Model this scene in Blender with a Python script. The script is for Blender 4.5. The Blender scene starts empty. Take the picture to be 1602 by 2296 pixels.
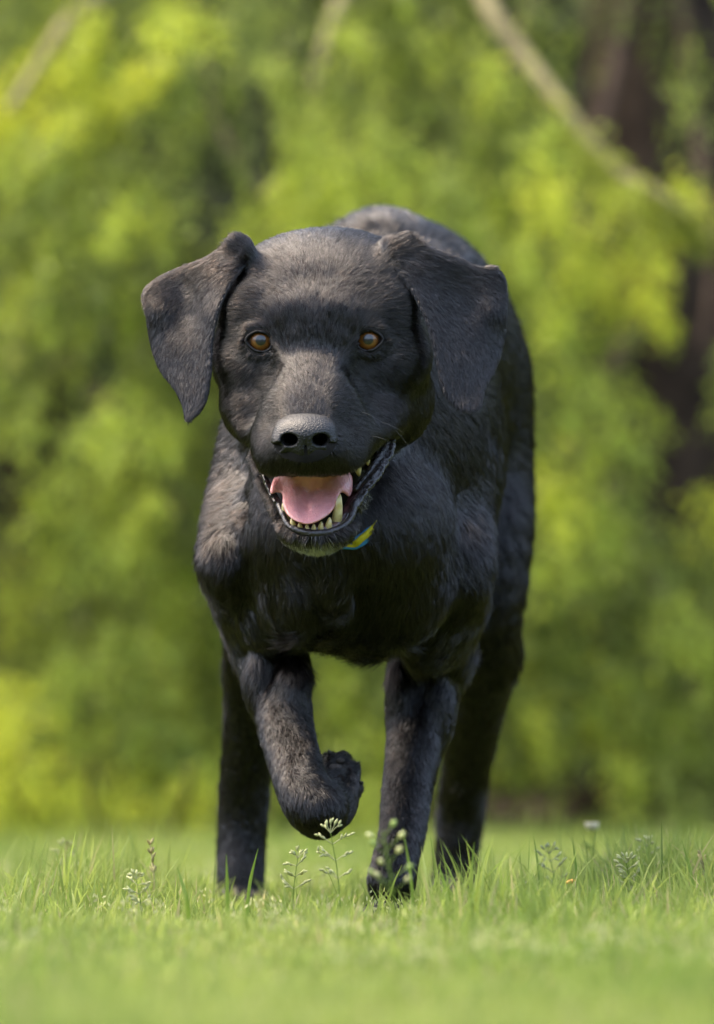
import bpy, math, random
import numpy as np
from mathutils import Vector

rng = np.random.default_rng(7)
random.seed(7)
sc = bpy.context.scene

# ------------------------------------------------------------------ camera, sky, sun, exposure
FOC = 12755.0            # focal length in units of a 1602 x 2296 frame
PITCH = math.atan(542 / FOC)
CAM_H = 0.126
cam_d = bpy.data.cameras.new('camera')
cam_d.sensor_fit = 'VERTICAL'; cam_d.sensor_height = 36.0; cam_d.sensor_width = 36.0
cam_d.lens = 200.0
cam_d.clip_start = 0.05; cam_d.clip_end = 500
cam_d.dof.use_dof = True; cam_d.dof.focus_distance = 4.08; cam_d.dof.aperture_fstop = 5.6
cam = bpy.data.objects.new('camera', cam_d)
sc.collection.objects.link(cam)
cam.location = (0, 0, CAM_H)
cam.rotation_euler = (math.pi / 2 + PITCH, 0, 0)
sc.camera = cam

SUN_EL, SUN_AZ = math.radians(62), math.radians(-72)   # azimuth measured from +Y (away from camera) towards +X
w_ = bpy.data.worlds.new('World'); sc.world = w_; w_.use_nodes = True
nt = w_.node_tree
bgn = nt.nodes['Background']
sky = nt.nodes.new('ShaderNodeTexSky'); sky.sky_type = 'NISHITA'; sky.sun_disc = False
sky.sun_elevation = SUN_EL; sky.sun_rotation = SUN_AZ
sky.air_density = 1.0; sky.dust_density = 3.0; sky.ozone_density = 1.0
nt.links.new(sky.outputs[0], bgn.inputs[0]); bgn.inputs[1].default_value = 0.15
sun_d = bpy.data.lights.new('sun', 'SUN'); sun_d.energy = 0.8; sun_d.angle = math.radians(50)
sun_d.color = (1.0, 0.965, 0.91)
sun = bpy.data.objects.new('sun', sun_d); sc.collection.objects.link(sun)
sdir = Vector((math.sin(SUN_AZ) * math.cos(SUN_EL), math.cos(SUN_AZ) * math.cos(SUN_EL), math.sin(SUN_EL)))
sun.rotation_euler = sdir.to_track_quat('Z', 'Y').to_euler()
sc.view_settings.view_transform = 'Standard'; sc.view_settings.look = 'None'
sc.view_settings.gamma = 1.0; sc.view_settings.exposure = 2.5
sc.view_settings.use_white_balance = True; sc.view_settings.white_balance_temperature = 7500; sc.view_settings.white_balance_tint = 10
sc.cycles.use_denoising = True
sc.cycles.max_bounces = 8; sc.cycles.transparent_max_bounces = 8
sc.cycles.caustics_reflective = False; sc.cycles.caustics_refractive = False
sc.cycles.sample_clamp_indirect = 4.0

# ------------------------------------------------------------------ modelling coordinates
# the dog is drawn in (u, v, w): u right and v down as seen from the front, w towards the viewer; 3111 units = 1 m at the head
Y0, SREF = 4.10, FOC / 4.10
def unproj(u, v, y):
    u = np.asarray(u, float); v = np.asarray(v, float); y = np.asarray(y, float)
    a = (u - 801) / FOC; b = (1148 - v) / FOC
    t = y / (math.cos(PITCH) - b * math.sin(PITCH))
    return np.stack([a * t, y + 0 * t, CAM_H + t * (math.sin(PITCH) + b * math.cos(PITCH))], -1)
def W(p):
    p = np.asarray(p, float)
    return unproj(p[..., 0], p[..., 1], Y0 - p[..., 2] / SREF)
def ground_v(w): # v of the lawn surface at depth w
    y = Y0 - w / SREF
    return 1690 + CAM_H * FOC / y

# ------------------------------------------------------------------ mesh and material helpers
def mesh_np(name, verts, faces_list, mat=None, parent=None, smooth=True, attrs=None):
    me = bpy.data.meshes.new(name)
    verts = np.ascontiguousarray(verts, np.float32)
    me.vertices.add(len(verts)); me.vertices.foreach_set('co', verts.ravel())
    idx = np.concatenate([np.asarray(f, np.int32).ravel() for f in faces_list])
    tot = np.concatenate([np.full(len(f), np.asarray(f).shape[1], np.int32) for f in faces_list])
    st = np.concatenate([[0], np.cumsum(tot)[:-1]]).astype(np.int32)
    me.loops.add(len(idx)); me.loops.foreach_set('vertex_index', idx)
    me.polygons.add(len(tot)); me.polygons.foreach_set('loop_start', st); me.polygons.foreach_set('loop_total', tot)
    if smooth: me.polygons.foreach_set('use_smooth', np.ones(len(tot), bool))
    me.update(calc_edges=True)
    if attrs:
        for k, a in attrs.items():
            if a.ndim == 2:
                at = me.attributes.new(k, 'FLOAT_COLOR', 'POINT')
                c = np.ones((len(a), 4), np.float32); c[:, :3] = a
                at.data.foreach_set('color', c.ravel())
            else:
                at = me.attributes.new(k, 'FLOAT', 'POINT'); at.data.foreach_set('value', a.astype(np.float32))
    if mat: me.materials.append(mat)
    ob = bpy.data.objects.new(name, me); sc.collection.objects.link(ob)
    if parent: ob.parent = parent
    return ob
def tag(o, label=None, cat=None, group=None, kind=None):
    if label: o['label'] = label
    if cat: o['category'] = cat
    if group: o['group'] = group
    if kind: o['kind'] = kind
    return o
def empty(name, loc=(0, 0, 0)):
    o = bpy.data.objects.new(name, None); sc.collection.objects.link(o); o.location = loc
    o.empty_display_size = 0.05
    return o
def hang(parent, obs):           # parent keeps children where they are in the world
    bpy.context.view_layer.update()
    for o in obs:
        o.parent = parent
        o.matrix_parent_inverse = parent.matrix_world.inverted()

def mat_new(name):
    m = bpy.data.materials.new(name); m.use_nodes = True
    return m, m.node_tree, m.node_tree.nodes['Principled BSDF']
def noise_mat(name, c1, c2, scale=50, rough=0.6, bump=0.0, spec=0.5, bscale=None, coat=0, sss=0, sssr=None):
    m, t, b = mat_new(name)
    tc = t.nodes.new('ShaderNodeTexCoord'); n = t.nodes.new('ShaderNodeTexNoise'); n.inputs['Scale'].default_value = scale
    n.inputs['Detail'].default_value = 5
    r = t.nodes.new('ShaderNodeValToRGB'); r.color_ramp.elements[0].color = (*c1, 1); r.color_ramp.elements[1].color = (*c2, 1)
    r.color_ramp.elements[0].position = .35; r.color_ramp.elements[1].position = .65
    t.links.new(tc.outputs['Object'], n.inputs['Vector']); t.links.new(n.outputs['Fac'], r.inputs['Fac']); t.links.new(r.outputs[0], b.inputs['Base Color'])
    b.inputs['Roughness'].default_value = rough; b.inputs['Specular IOR Level'].default_value = spec
    b.inputs['Coat Weight'].default_value = coat
    if sss:
        b.inputs['Subsurface Weight'].default_value = sss; b.inputs['Subsurface Scale'].default_value = 0.004
        b.inputs['Subsurface Radius'].default_value = sssr or (1, .3, .2)
    if bump:
        n2 = t.nodes.new('ShaderNodeTexNoise'); n2.inputs['Scale'].default_value = bscale or scale * 4; n2.inputs['Detail'].default_value = 3
        bp = t.nodes.new('ShaderNodeBump'); bp.inputs['Strength'].default_value = bump; bp.inputs['Distance'].default_value = 0.002
        t.links.new(tc.outputs['Object'], n2.inputs['Vector']); t.links.new(n2.outputs['Fac'], bp.inputs['Height']); t.links.new(bp.outputs[0], b.inputs['Normal'])
    return m
def leaf_mat(name, trans=0.5, rough=0.5, spec=0.3):
    m, t, b = mat_new(name)
    at = t.nodes.new('ShaderNodeAttribute'); at.attribute_name = 'col'
    tr = t.nodes.new('ShaderNodeBsdfTranslucent'); mx = t.nodes.new('ShaderNodeMixShader'); mx.inputs[0].default_value = trans
    t.links.new(at.outputs['Color'], b.inputs['Base Color']); t.links.new(at.outputs['Color'], tr.inputs['Color'])
    b.inputs['Roughness'].default_value = rough; b.inputs['Specular IOR Level'].default_value = spec
    out = t.nodes['Material Output']
    t.links.new(b.outputs[0], mx.inputs[1]); t.links.new(tr.outputs[0], mx.inputs[2]); t.links.new(mx.outputs[0], out.inputs['Surface'])
    return m

# ------------------------------------------------------------------ signed-distance sculpting
BIG = 80.0
class Vol:
    def __init__(s, us, vs, ws):
        s.us, s.vs, s.ws = [np.asarray(a, np.float32) for a in (us, vs, ws)]
        s.g = np.full((len(us), len(vs), len(ws)), BIG, np.float32)
    def box(s, lo, hi):
        r = []
        for a, l, h in zip((s.us, s.vs, s.ws), lo, hi):
            i0 = max(0, np.searchsorted(a, l) - 1); i1 = min(len(a), np.searchsorted(a, h) + 1)
            if i1 <= i0: return None
            r.append(slice(i0, i1))
        return tuple(r)
    def coords(s, sl):
        return s.us[sl[0]][:, None, None], s.vs[sl[1]][None, :, None], s.ws[sl[2]][None, None, :]
    def comb(s, sl, d, k, sub):
        a = s.g[sl]
        k = max(k, 1e-3)
        if sub:
            d = -d
            h = np.maximum(k - np.abs(a - d), 0) / k
            s.g[sl] = np.maximum(a, d) + h * h * k * .25
        else:
            h = np.maximum(k - np.abs(a - d), 0) / k
            s.g[sl] = np.minimum(a, d) - h * h * k * .25
    def ell(s, c, r, rot=None, k=20, sub=False):
        c = np.asarray(c, float); r = np.asarray(r, float) * np.ones(3)
        m = r.max() + k + 8
        if rot is None: lo, hi = c - r - k - 8, c + r + k + 8
        else: lo, hi = c - m, c + m
        sl = s.box(lo, hi)
        if sl is None: return
        x, y, z = s.coords(sl); x = x - c[0]; y = y - c[1]; z = z - c[2]
        if rot is not None:
            R = np.asarray(rot)   # rows: local axes
            x, y, z = [R[i, 0] * x + R[i, 1] * y + R[i, 2] * z for i in range(3)]
        k0 = np.sqrt((x / r[0]) ** 2 + (y / r[1]) ** 2 + (z / r[2]) ** 2)
        k1 = np.sqrt((x / r[0] ** 2) ** 2 + (y / r[1] ** 2) ** 2 + (z / r[2] ** 2) ** 2) + 1e-6
        s.comb(sl, (k0 * (k0 - 1) / k1).astype(np.float32), k, sub)
    def cone(s, a, b, ra, rb, k=20, sub=False, sc3=(1, 1, 1)):
        a = np.asarray(a, float); b = np.asarray(b, float); q = np.asarray(sc3, float)
        m = max(ra, rb) / q.min() + k + 8
        sl = s.box(np.minimum(a, b) - m, np.maximum(a, b) + m)
        if sl is None: return
        x, y, z = s.coords(sl)
        x = (x - a[0]) * q[0]; y = (y - a[1]) * q[1]; z = (z - a[2]) * q[2]
        e = (b - a) * q; L = (e ** 2).sum() + 1e-6
        t = np.clip((x * e[0] + y * e[1] + z * e[2]) / L, 0, 1)
        d = np.sqrt((x - t * e[0]) ** 2 + (y - t * e[1]) ** 2 + (z - t * e[2]) ** 2) - (ra + (rb - ra) * t)
        s.comb(sl, d.astype(np.float32), k, sub)
    def chain(s, pts, k=20, sc3=(1, 1, 1), sub=False, n=4):
        P = spline(pts, n); q = np.asarray(sc3, float)
        m = P[:, 3].max() / q.min() + k + 8
        sl = s.box(P[:, :3].min(0) - m, P[:, :3].max(0) + m)
        if sl is None: return
        x0, y0, z0 = s.coords(sl); D = None
        for a, b in zip(P[:-1], P[1:]):
            x = (x0 - a[0]) * q[0]; y = (y0 - a[1]) * q[1]; z = (z0 - a[2]) * q[2]
            e = (b[:3] - a[:3]) * q; L = (e ** 2).sum() + 1e-6
            t = np.clip((x * e[0] + y * e[1] + z * e[2]) / L, 0, 1)
            d = (np.sqrt((x - t * e[0]) ** 2 + (y - t * e[1]) ** 2 + (z - t * e[2]) ** 2) - (a[3] + (b[3] - a[3]) * t)).astype(np.float32)
            D = d if D is None else np.minimum(D, d)
        s.comb(sl, D, k, sub)
    def slab(s, poly, ctrl, th, k=10, sub=False, rnd=4, wr=None):
        poly = smooth_poly(poly)
        lo = poly.min(0) - k - 8; hi = poly.max(0) + k + 8
        if wr is None:
            cw = np.array([c[2] for c in ctrl]); wl, wh = cw.min() - th - k - 60, cw.max() + th + k + 60
        else: wl, wh = wr[0] - k - 8, wr[1] + k + 8
        sl = s.box((lo[0], lo[1], wl), (hi[0], hi[1], wh))
        U, V, Z = s.coords(sl)
        d2 = poly_sdf(poly, U[:, :, 0] + 0 * V[:, :, 0], V[:, :, 0] + 0 * U[:, :, 0])[:, :, None]
        if wr is None:
            f, g = rbf(ctrl, U[:, :, 0] + 0 * V[:, :, 0], V[:, :, 0] + 0 * U[:, :, 0], slope=True)
            dw = np.abs(Z - f[:, :, None]) / g[:, :, None] - th
        else:
            dw = np.maximum(wr[0] - Z, Z - wr[1]) + 0 * d2
        a = d2 + rnd; b = dw + rnd
        d = np.minimum(np.maximum(a, b), 0) + np.sqrt(np.maximum(a, 0) ** 2 + np.maximum(b, 0) ** 2) - rnd
        s.comb(sl, d.astype(np.float32), k, sub)

def smooth_poly(p, n=5):
    p = np.asarray(p, float); out = []
    N = len(p)
    for i in range(N):
        p0, p1, p2, p3 = p[i - 1], p[i], p[(i + 1) % N], p[(i + 2) % N]
        for j in range(n):
            t = j / n
            out.append(.5 * ((2 * p1) + (-p0 + p2) * t + (2 * p0 - 5 * p1 + 4 * p2 - p3) * t * t + (-p0 + 3 * p1 - 3 * p2 + p3) * t ** 3))
    return np.array(out)
def spline(p, n=8):
    p = np.asarray(p, float); q = np.vstack([2 * p[0] - p[1], p, 2 * p[-1] - p[-2]]); out = []
    for i in range(1, len(q) - 2):
        p0, p1, p2, p3 = q[i - 1:i + 3]
        for j in range(n):
            t = j / n
            out.append(.5 * ((2 * p1) + (-p0 + p2) * t + (2 * p0 - 5 * p1 + 4 * p2 - p3) * t * t + (-p0 + 3 * p1 - 3 * p2 + p3) * t ** 3))
    out.append(p[-1]); return np.array(out)
def poly_sdf(poly, X, Y):
    d = np.full(X.shape, 1e9); ins = np.zeros(X.shape, bool)
    for a, b in zip(poly, np.roll(poly, -1, 0)):
        e = b - a; px = X - a[0]; py = Y - a[1]
        t = np.clip((px * e[0] + py * e[1]) / (e @ e + 1e-9), 0, 1)
        d = np.minimum(d, (px - t * e[0]) ** 2 + (py - t * e[1]) ** 2)
        c = (a[1] > Y) != (b[1] > Y)
        with np.errstate(divide='ignore', invalid='ignore'):
            ins ^= c & (X < (b[0] - a[0]) * (Y - a[1]) / (b[1] - a[1] + 1e-12) + a[0])
    d = np.sqrt(d)
    return np.where(ins, -d, d)
def rbf(ctrl, X, Y, slope=False):
    c = np.asarray(ctrl, float) / 100.0
    def phi(r2): return r2 * np.log(r2 + 1e-9) * .5
    n = len(c); D = ((c[:, None, :2] - c[None, :, :2]) ** 2).sum(-1)
    A = np.zeros((n + 3, n + 3)); A[:n, :n] = phi(D) + np.eye(n) * .002; A[:n, n] = 1; A[:n, n + 1:] = c[:, :2]; A[n, :n] = 1; A[n + 1:, :n] = c[:, :2].T
    s = np.linalg.solve(A, np.concatenate([c[:, 2], [0, 0, 0]]))
    x = X / 100.0; y = Y / 100.0; f = s[n] + s[n + 1] * x + s[n + 2] * y
    for i in range(n): f = f + s[i] * phi((x - c[i, 0]) ** 2 + (y - c[i, 1]) ** 2)
    f = f * 100
    if not slope: return f
    gx = np.gradient(f, axis=0) / np.maximum(np.gradient(X, axis=0), 1e-3); gy = np.gradient(f, axis=1) / np.maximum(np.gradient(Y, axis=1), 1e-3)
    return f, np.sqrt(1 + gx ** 2 + gy ** 2)

def surface_nets(vol, smooth=2):
    G = vol.g; ax = (vol.us, vol.vs, vol.ws); nu, nv, nw = G.shape
    neg = G < 0
    cnt = np.zeros((nu - 1, nv - 1, nw - 1), np.uint8)
    for i in (0, 1):
        for j in (0, 1):
            for k in (0, 1): cnt += neg[i:nu - 1 + i, j:nv - 1 + j, k:nw - 1 + k]
    act = (cnt > 0) & (cnt < 8)
    I, J, K = np.nonzero(act); n = len(I)
    cid = np.full(act.shape, -1, np.int32); cid[I, J, K] = np.arange(n)
    pos = np.zeros((n, 3)); num = np.zeros(n)
    corners = [(i, j, k) for i in (0, 1) for j in (0, 1) for k in (0, 1)]
    cv = {c: G[I + c[0], J + c[1], K + c[2]].astype(float) for c in corners}
    for c in corners:
        for a in range(3):
            if c[a]: continue
            e = list(c); e[a] = 1; e = tuple(e)
            m = (cv[c] < 0) != (cv[e] < 0)
            t = cv[c] / (cv[c] - cv[e] + 1e-12)
            P = [None] * 3
            for q, (idx, A) in enumerate(zip((I, J, K), ax)):
                if q == a: P[q] = A[idx] + (A[idx + 1] - A[idx]) * t
                else: P[q] = A[idx + c[q]]
            pos += np.where(m[:, None], np.stack(P, -1), 0); num += m
    pos /= num[:, None]
    quads = []
    for a in range(3):
        sl0 = [slice(None)] * 3; sl1 = [slice(None)] * 3
        sl0[a] = slice(0, -1); sl1[a] = slice(1, None)
        n0 = neg[tuple(sl0)]; n1 = neg[tuple(sl1)]
        ch = n0 != n1
        b, c = [(1, 2), (2, 0), (0, 1)][a]
        E = np.array(np.nonzero(ch)); ok = (E[b] > 0) & (E[c] > 0) & (E[b] < G.shape[b] - 1) & (E[c] < G.shape[c] - 1)
        E = E[:, ok]; flip = n0[tuple(E)]
        def cell(db, dc):
            F = E.copy(); F[b] -= db; F[c] -= dc; return cid[F[0], F[1], F[2]]
        q = np.stack([cell(1, 1), cell(0, 1), cell(0, 0), cell(1, 0)], -1)
        q[~flip] = q[~flip][:, ::-1]
        quads.append(q)
    Q = np.concatenate(quads); Q = Q[(Q >= 0).all(1)]
    for it in range(smooth):
        acc = np.zeros_like(pos); w = np.zeros(n)
        for i in range(4):
            a, b = Q[:, i], Q[:, (i + 1) % 4]
            for d in range(3):
                acc[:, d] += np.bincount(a, pos[b, d], n) + np.bincount(b, pos[a, d], n)
            w += np.bincount(a, minlength=n) + np.bincount(b, minlength=n)
        lam = .5
        pos = np.where(w[:, None] > 0, pos * (1 - lam) + lam * acc / np.maximum(w, 1)[:, None], pos)
    return pos, Q[:, ::-1]       # (u, v down, w) is left handed against the world axes

def tube(path, radii, n=8, caps=True):
    path = np.asarray(path, float); radii = np.asarray(radii, float) * np.ones(len(path))
    T = np.gradient(path, axis=0); T /= np.linalg.norm(T, axis=1)[:, None] + 1e-12
    ref = np.array([0, 0, 1.]) if abs(T[0, 2]) < .9 else np.array([1., 0, 0])
    A = np.cross(T, ref); A /= np.linalg.norm(A, axis=1)[:, None] + 1e-12
    B = np.cross(T, A)
    th = np.arange(n) * 2 * math.pi / n
    V = path[:, None] + radii[:, None, None] * (np.cos(th)[None, :, None] * A[:, None] + np.sin(th)[None, :, None] * B[:, None])
    m = len(path); V = V.reshape(-1, 3)
    i = np.arange(m - 1)[:, None] * n; j = np.arange(n)[None, :]; j2 = (j + 1) % n
    Q = np.stack([i + j, i + j2, i + n + j2, i + n + j], -1).reshape(-1, 4)
    return V, Q
def tube_ob(name, path, radii, mat, parent=None, n=8, colour=None):
    V, Q = tube(path, radii, n)
    m = len(path); V = np.vstack([V, path[0], path[-1]]); a, b = len(V) - 2, len(V) - 1
    j = np.arange(n); T = np.concatenate([np.stack([(j + 1) % n, j, j * 0 + a], -1), np.stack([(m - 1) * n + j, (m - 1) * n + (j + 1) % n, j * 0 + b], -1)])
    return mesh_np(name, V, [Q, T], mat, parent, attrs=None if colour is None else {'col': np.tile(colour, (len(V), 1))})

# ------------------------------------------------------------------ the dog: sculpted body
def frame(F, up=(0, -1, 0)):
    F = np.asarray(F, float); F /= np.linalg.norm(F)
    X = np.cross(F, up); X /= np.linalg.norm(X)
    if X[0] < 0: X = -X
    U = np.cross(X, F); U /= np.linalg.norm(U)
    if U[1] > 0: U = -U
    return np.array([X, U, F])          # rows: right, up, forward
HF = frame((-.10, .44, .89))

EYES = [(584, 766, -34), (827, 764, -34)]
MOUTH = [(590, 1060), (612, 1068), (650, 1066), (703, 1066), (755, 1063), (796, 1052), (832, 1024), (862, 992), (878, 972), (886, 992),
         (872, 1040), (842, 1082), (808, 1118), (797, 1152), (770, 1178), (735, 1192), (690, 1194), (655, 1182), (634, 1156), (622, 1112), (604, 1086)]
EAR_A = [(545, 548), (532, 534), (502, 552), (456, 580), (402, 600), (350, 625), (321, 656), (327, 705), (337, 768), (357, 826), (391, 872),
         (409, 910), (417, 942), (440, 934), (464, 900), (474, 840), (478, 770), (488, 715), (508, 660), (536, 612), (562, 570)]
EAR_A_W = [(548, 562, -125), (500, 620, -88), (480, 700, -60), (470, 800, -40), (452, 900, -22), (416, 940, -32), (428, 650, -138), (330, 655, -145),
           (328, 740, -132), (360, 826, -100), (400, 900, -52), (400, 775, -88), (432, 845, -50), (424, 705, -118), (372, 690, -112), (500, 560, -135)]
EAR_B = [(868, 560), (885, 535), (912, 528), (960, 553), (1020, 575), (1075, 597), (1108, 597), (1133, 630), (1137, 700), (1132, 763), (1116, 818),
         (1090, 868), (1078, 912), (1053, 923), (1018, 910), (990, 872), (977, 810), (962, 745), (938, 685), (912, 635), (885, 600)]
EAR_B_W = [(880, 562, -110), (925, 630, -78), (970, 725, -48), (988, 820, -22), (1010, 900, -5), (1060, 918, -18), (1000, 590, -128), (1100, 612, -148),
           (1130, 640, -152), (1134, 740, -135), (1110, 828, -98), (1085, 885, -50), (1045, 812, -48), (1062, 700, -112), (1035, 640, -124), (1100, 695, -108), (920, 540, -130)]

def build_body():
    us = np.arange(285, 1225, 4.6)
    vs = np.arange(455, 2090, 4.6)
    ws = np.concatenate([np.arange(-2750, -1500, 20), np.arange(-1500, -520, 12), np.arange(-520, 330, 4.6)])
    V = Vol(us, vs, ws)
    E, C, CH = V.ell, V.cone, V.chain
    # trunk: ribcage, loin, rump
    E((826, 1000, -900), (296, 395, 620), k=60)
    E((850, 880, -1450), (285, 330, 500), k=60)
    E((866, 862, -1780), (314, 382, 400), k=60)
    CH([(870, 620, -1950, 60), (885, 760, -2250, 44), (892, 950, -2400, 32), (898, 1150, -2420, 20)], k=50)   # tail
    # hind legs
    CH([(1030, 860, -1750, 140), (1060, 1050, -1720, 132), (1078, 1230, -1640, 112), (1082, 1400, -1650, 86), (1082, 1480, -1730, 78), (1068, 1580, -1840, 66), (1050, 1700, -1980, 56),
        (1036, 1800, -2080, 55), (1026, 1900, -2100, 51), (1018, 1990, -2110, 51)], k=60)
    C((1064, 1790, -2150), (1062, 1845, -2160), 24, 25, 18)
    CH([(690, 900, -1750, 130), (630, 1080, -1620, 120), (592, 1260, -1450, 92), (570, 1400, -1340, 66), (562, 1520, -1420, 58), (557, 1640, -1500, 56), (549, 1760, -1560, 58), (543, 1860, -1580, 56), (540, 1970, -1560, 55)], k=50)
    # chest and neck
    E((775, 1190, -420), (245, 225, 300), k=50)
    E((790, 1312, -480), (205, 140, 250), k=50)
    C((740, 770, -330), (790, 1020, -600), 180, 255, 50)
    C((725, 930, -330), (760, 1150, -320), 150, 190, 50)
    E((960, 1000, -760), (155, 330, 300), k=50)
    # shoulders
    CH([(620, 960, -720, 115), (560, 1130, -560, 92), (535, 1250, -400, 82), (560, 1350, -520, 78), (600, 1450, -600, 74)], k=50)
    E((508, 1262, -400), (52, 62, 80), k=36)
    CH([(985, 1000, -760, 120), (1010, 1180, -560, 95), (1018, 1290, -450, 86), (990, 1400, -650, 84), (968, 1490, -760, 84)], k=50)
    E((970, 1385, -560), (90, 120, 120), k=40)
    E((615, 1385, -470), (88, 82, 110), k=40)
    for q in [(700, 1392, -440, 46, 34), (770, 1408, -440, 52, 34), (835, 1424, -460, 52, 36), (760, 1290, -215, 60, 90), (690, 1330, -260, 50, 80)]:
        E(q[:3], (q[3], q[4], 70), k=34)
    # breast muscles, breastbone groove and the hollows above the elbows
    E((664, 1335, -320), (72, 92, 74), k=64); E((915, 1330, -350), (82, 104, 74), k=64)
    C((800, 1310, -190), (824, 1440, -262), 12, 18, 46, True); C((600, 1180, -270), (560, 1120, -330), 12, 14, 40, True)
    C((1075, 1250, -520), (1040, 1440, -700), 14, 18, 30, True)
    # foreleg that carries the weight
    E((905, 1560, -700), (36, 92, 52), k=22); E((985, 1580, -700), (34, 90, 56), k=22); E((1000, 1470, -800), (50, 60, 60), k=24)
    E((584, 1520, -470), (34, 84, 50), k=22); E((654, 1560, -430), (34, 90, 50), k=22); E((682, 1768, -235), (34, 30, 36), k=16)
    E((1110, 1460, -1720), (56, 90, 70), k=24)
    CH([(966, 1470, -790, 84), (944, 1600, -730, 74), (925, 1700, -650, 60), (910, 1800, -570, 54), (904, 1860, -520, 51), (890, 1920, -470, 50), (878, 1975, -430, 54)], k=24)
    # lifted foreleg and folded paw
    CH([(607, 1460, -600, 80), (628, 1570, -480, 66), (656, 1690, -350, 58), (690, 1790, -240, 60), (716, 1818, -215, 60)], k=24)
    CH([(716, 1815, -235, 60), (742, 1800, -310, 58), (757, 1765, -400, 46)], k=14)
    for t in [((740, 1738, -455), (738, 1708, -480), 22), ((764, 1742, -450), (765, 1708, -475), 24), ((784, 1752, -430), (788, 1726, -450), 22), ((788, 1780, -395), (796, 1770, -415), 18)]:
        C(t[0], t[1], t[2], t[2] * .9, 7)
    E((752, 1752, -400), (30, 26, 26), k=8)
    # paws on the ground
    def paw(u, v, w, wd, yaw=0):
        E((u, v - 22, w - 30), (wd * .86, 34, 75), k=26)
        for i, (a, b) in enumerate([(-.72, -8), (-.26, 26), (.26, 28), (.72, -4)]):
            E((u + a * wd, v - 24, w + 42 + b), (wd * .30, 25, 48), k=7)
    paw(872, ground_v(-420) + 4, -420, 58); paw(538, ground_v(-1520) + 4, -1520, 62); paw(1015, ground_v(-2070) + 4, -2070, 52)
    # ------------ head
    E((728, 700, -178), (206, 142, 208), HF, 30)
    E((728, 640, -200), (222, 104, 170), HF, 30)
    E((728, 612, -160), (165, 66, 150), HF, 34)
    E((735, 590, -330), (130, 52, 130), HF, 40)
    E((850, 520, -1750), (60, 42, 160), k=50)
    E((640, 708, -66), (66, 54, 58), HF, 50); E((778, 708, -66), (68, 54, 58), HF, 50)     # brows
    E((560, 700, -120), (70, 76, 88), HF, 44); E((866, 700, -122), (78, 80, 90), HF, 44)   # outer brow and temple
    E((706, 770, -20), (92, 62, 70), HF, 44)
    C((705, 800, -12), (690, 962, 160), 62, 54, 36, False, (.84, 1, 1))                    # bridge
    E((700, 905, 50), (112, 84, 140), HF, 40)
    C((640, 870, -30), (628, 985, 90), 66, 62, 36); C((766, 870, -30), (768, 985, 90), 72, 68, 36)
    E((634, 1010, 118), (62, 62, 86), HF, 22); E((752, 1010, 118), (74, 64, 90), HF, 22)   # flews
    E((690, 1005, 175), (92, 66, 66), HF, 20)
    C((800, 960, 40), (850, 930, -60), 62, 62, 30)                                       # right lip line towards the corner
    C((600, 960, 20), (562, 905, -70), 56, 62, 30)
    E((564, 800, -112), (88, 90, 110), HF, 40); E((868, 802, -118), (98, 88, 110), HF, 40)  # cheekbones
    E((572, 890, -190), (76, 98, 120), HF, 36); E((882, 890, -190), (88, 108, 120), HF, 36)
    E((730, 900, -220), (190, 130, 130), HF, 40)
    # lower jaw
    CH([(725, 1010, -240, 110), (716, 1100, -60, 84), (712, 1158, 70, 72)], k=30)
    E((710, 1180, 84), (84, 48, 60), k=16)
    C((852, 1000, -110), (774, 1136, 40), 30, 30, 22); C((590, 1030, -90), (640, 1140, 50), 26, 30, 20)
    # hollows
    E((706, 745, -6), (58, 66, 46), HF, 40)
    E((706, 722, -26), (84, 60, 44), HF, 50); E((640, 722, 52), (18, 20, 8), None, 24, True); E((768, 722, 52), (18, 20, 8), None, 24, True)

    C((594, 846, 46), (566, 925, 36), 16, 18, 60, True); C((812, 850, 50), (850, 915, 62), 18, 18, 60, True)
    E((706, 630, 78), (8, 70, 38), None, 34, True)
    # eyes
    for (u, v, w), s in zip(EYES, (-1, 1)):
        E((u, v, w), (46, 42, 45), None, 18)
        C((u - 24, v - 27, w + 22), (u + 22, v - 28, w + 22), 9, 9, 10)
        C((u - 20, v + 27, w + 22), (u + 20, v + 27, w + 22), 7, 7, 10)
        E((u, v + 1, w + 44), (28, 24, 38), None, 3, True)
        E((u + s * 24, v - 3, w + 34), (12, 8, 22), None, 4, True)
        E((u - s * 21, v + 13, w + 38), (10, 8, 20), None, 4, True)
    for s, uc in ((-1, 650), (1, 719)): C((uc, 991, 330), (uc - s * 3, 976, 120), 20, 13, 4, True)
    # mouth
    V.slab(MOUTH, None, None, k=8, sub=True, wr=(-85, 400), rnd=3)
    E((688, 1052, 250), (3, 30, 26), None, 6, True)
    # ears
    V.slab(EAR_A, EAR_A_W, 8, k=13, rnd=7)
    V.slab(EAR_B, EAR_B_W, 8, k=13, rnd=7)
    C((540, 560, -140), (600, 640, -120), 24, 34, 26); C((875, 565, -130), (840, 640, -110), 28, 36, 26)
    C((548, 556, -150), (534, 540, -150), 14, 8, 20); C((890, 556, -140), (906, 536, -140), 15, 8, 20)
    return surface_nets(V, 3)

bp, bq = build_body()
print('body verts', len(bp))

# ------------------------------------------------------------------ the dog: parts
dog = empty('dog', W((800, ground_v(-900), -900)))
tag(dog, 'black floppy-eared dog walking forward over grass with one forepaw lifted', 'dog')
parts = []
skin = noise_mat('black_skin', (.010, .009, .009), (.018, .015, .014), 60, .8, .2, .15)
bW = W(bp)
body = mesh_np('body', bW, [bq], skin); parts.append(body)

def sdf_part(name, lo, hi, vox, fn, mat, sm=2):
    V = Vol(*[np.arange(l, h, vox) for l, h in zip(lo, hi)]); fn(V)
    P, Q = surface_nets(V, sm)
    o = mesh_np(name, W(P), [Q], mat); return o

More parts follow.
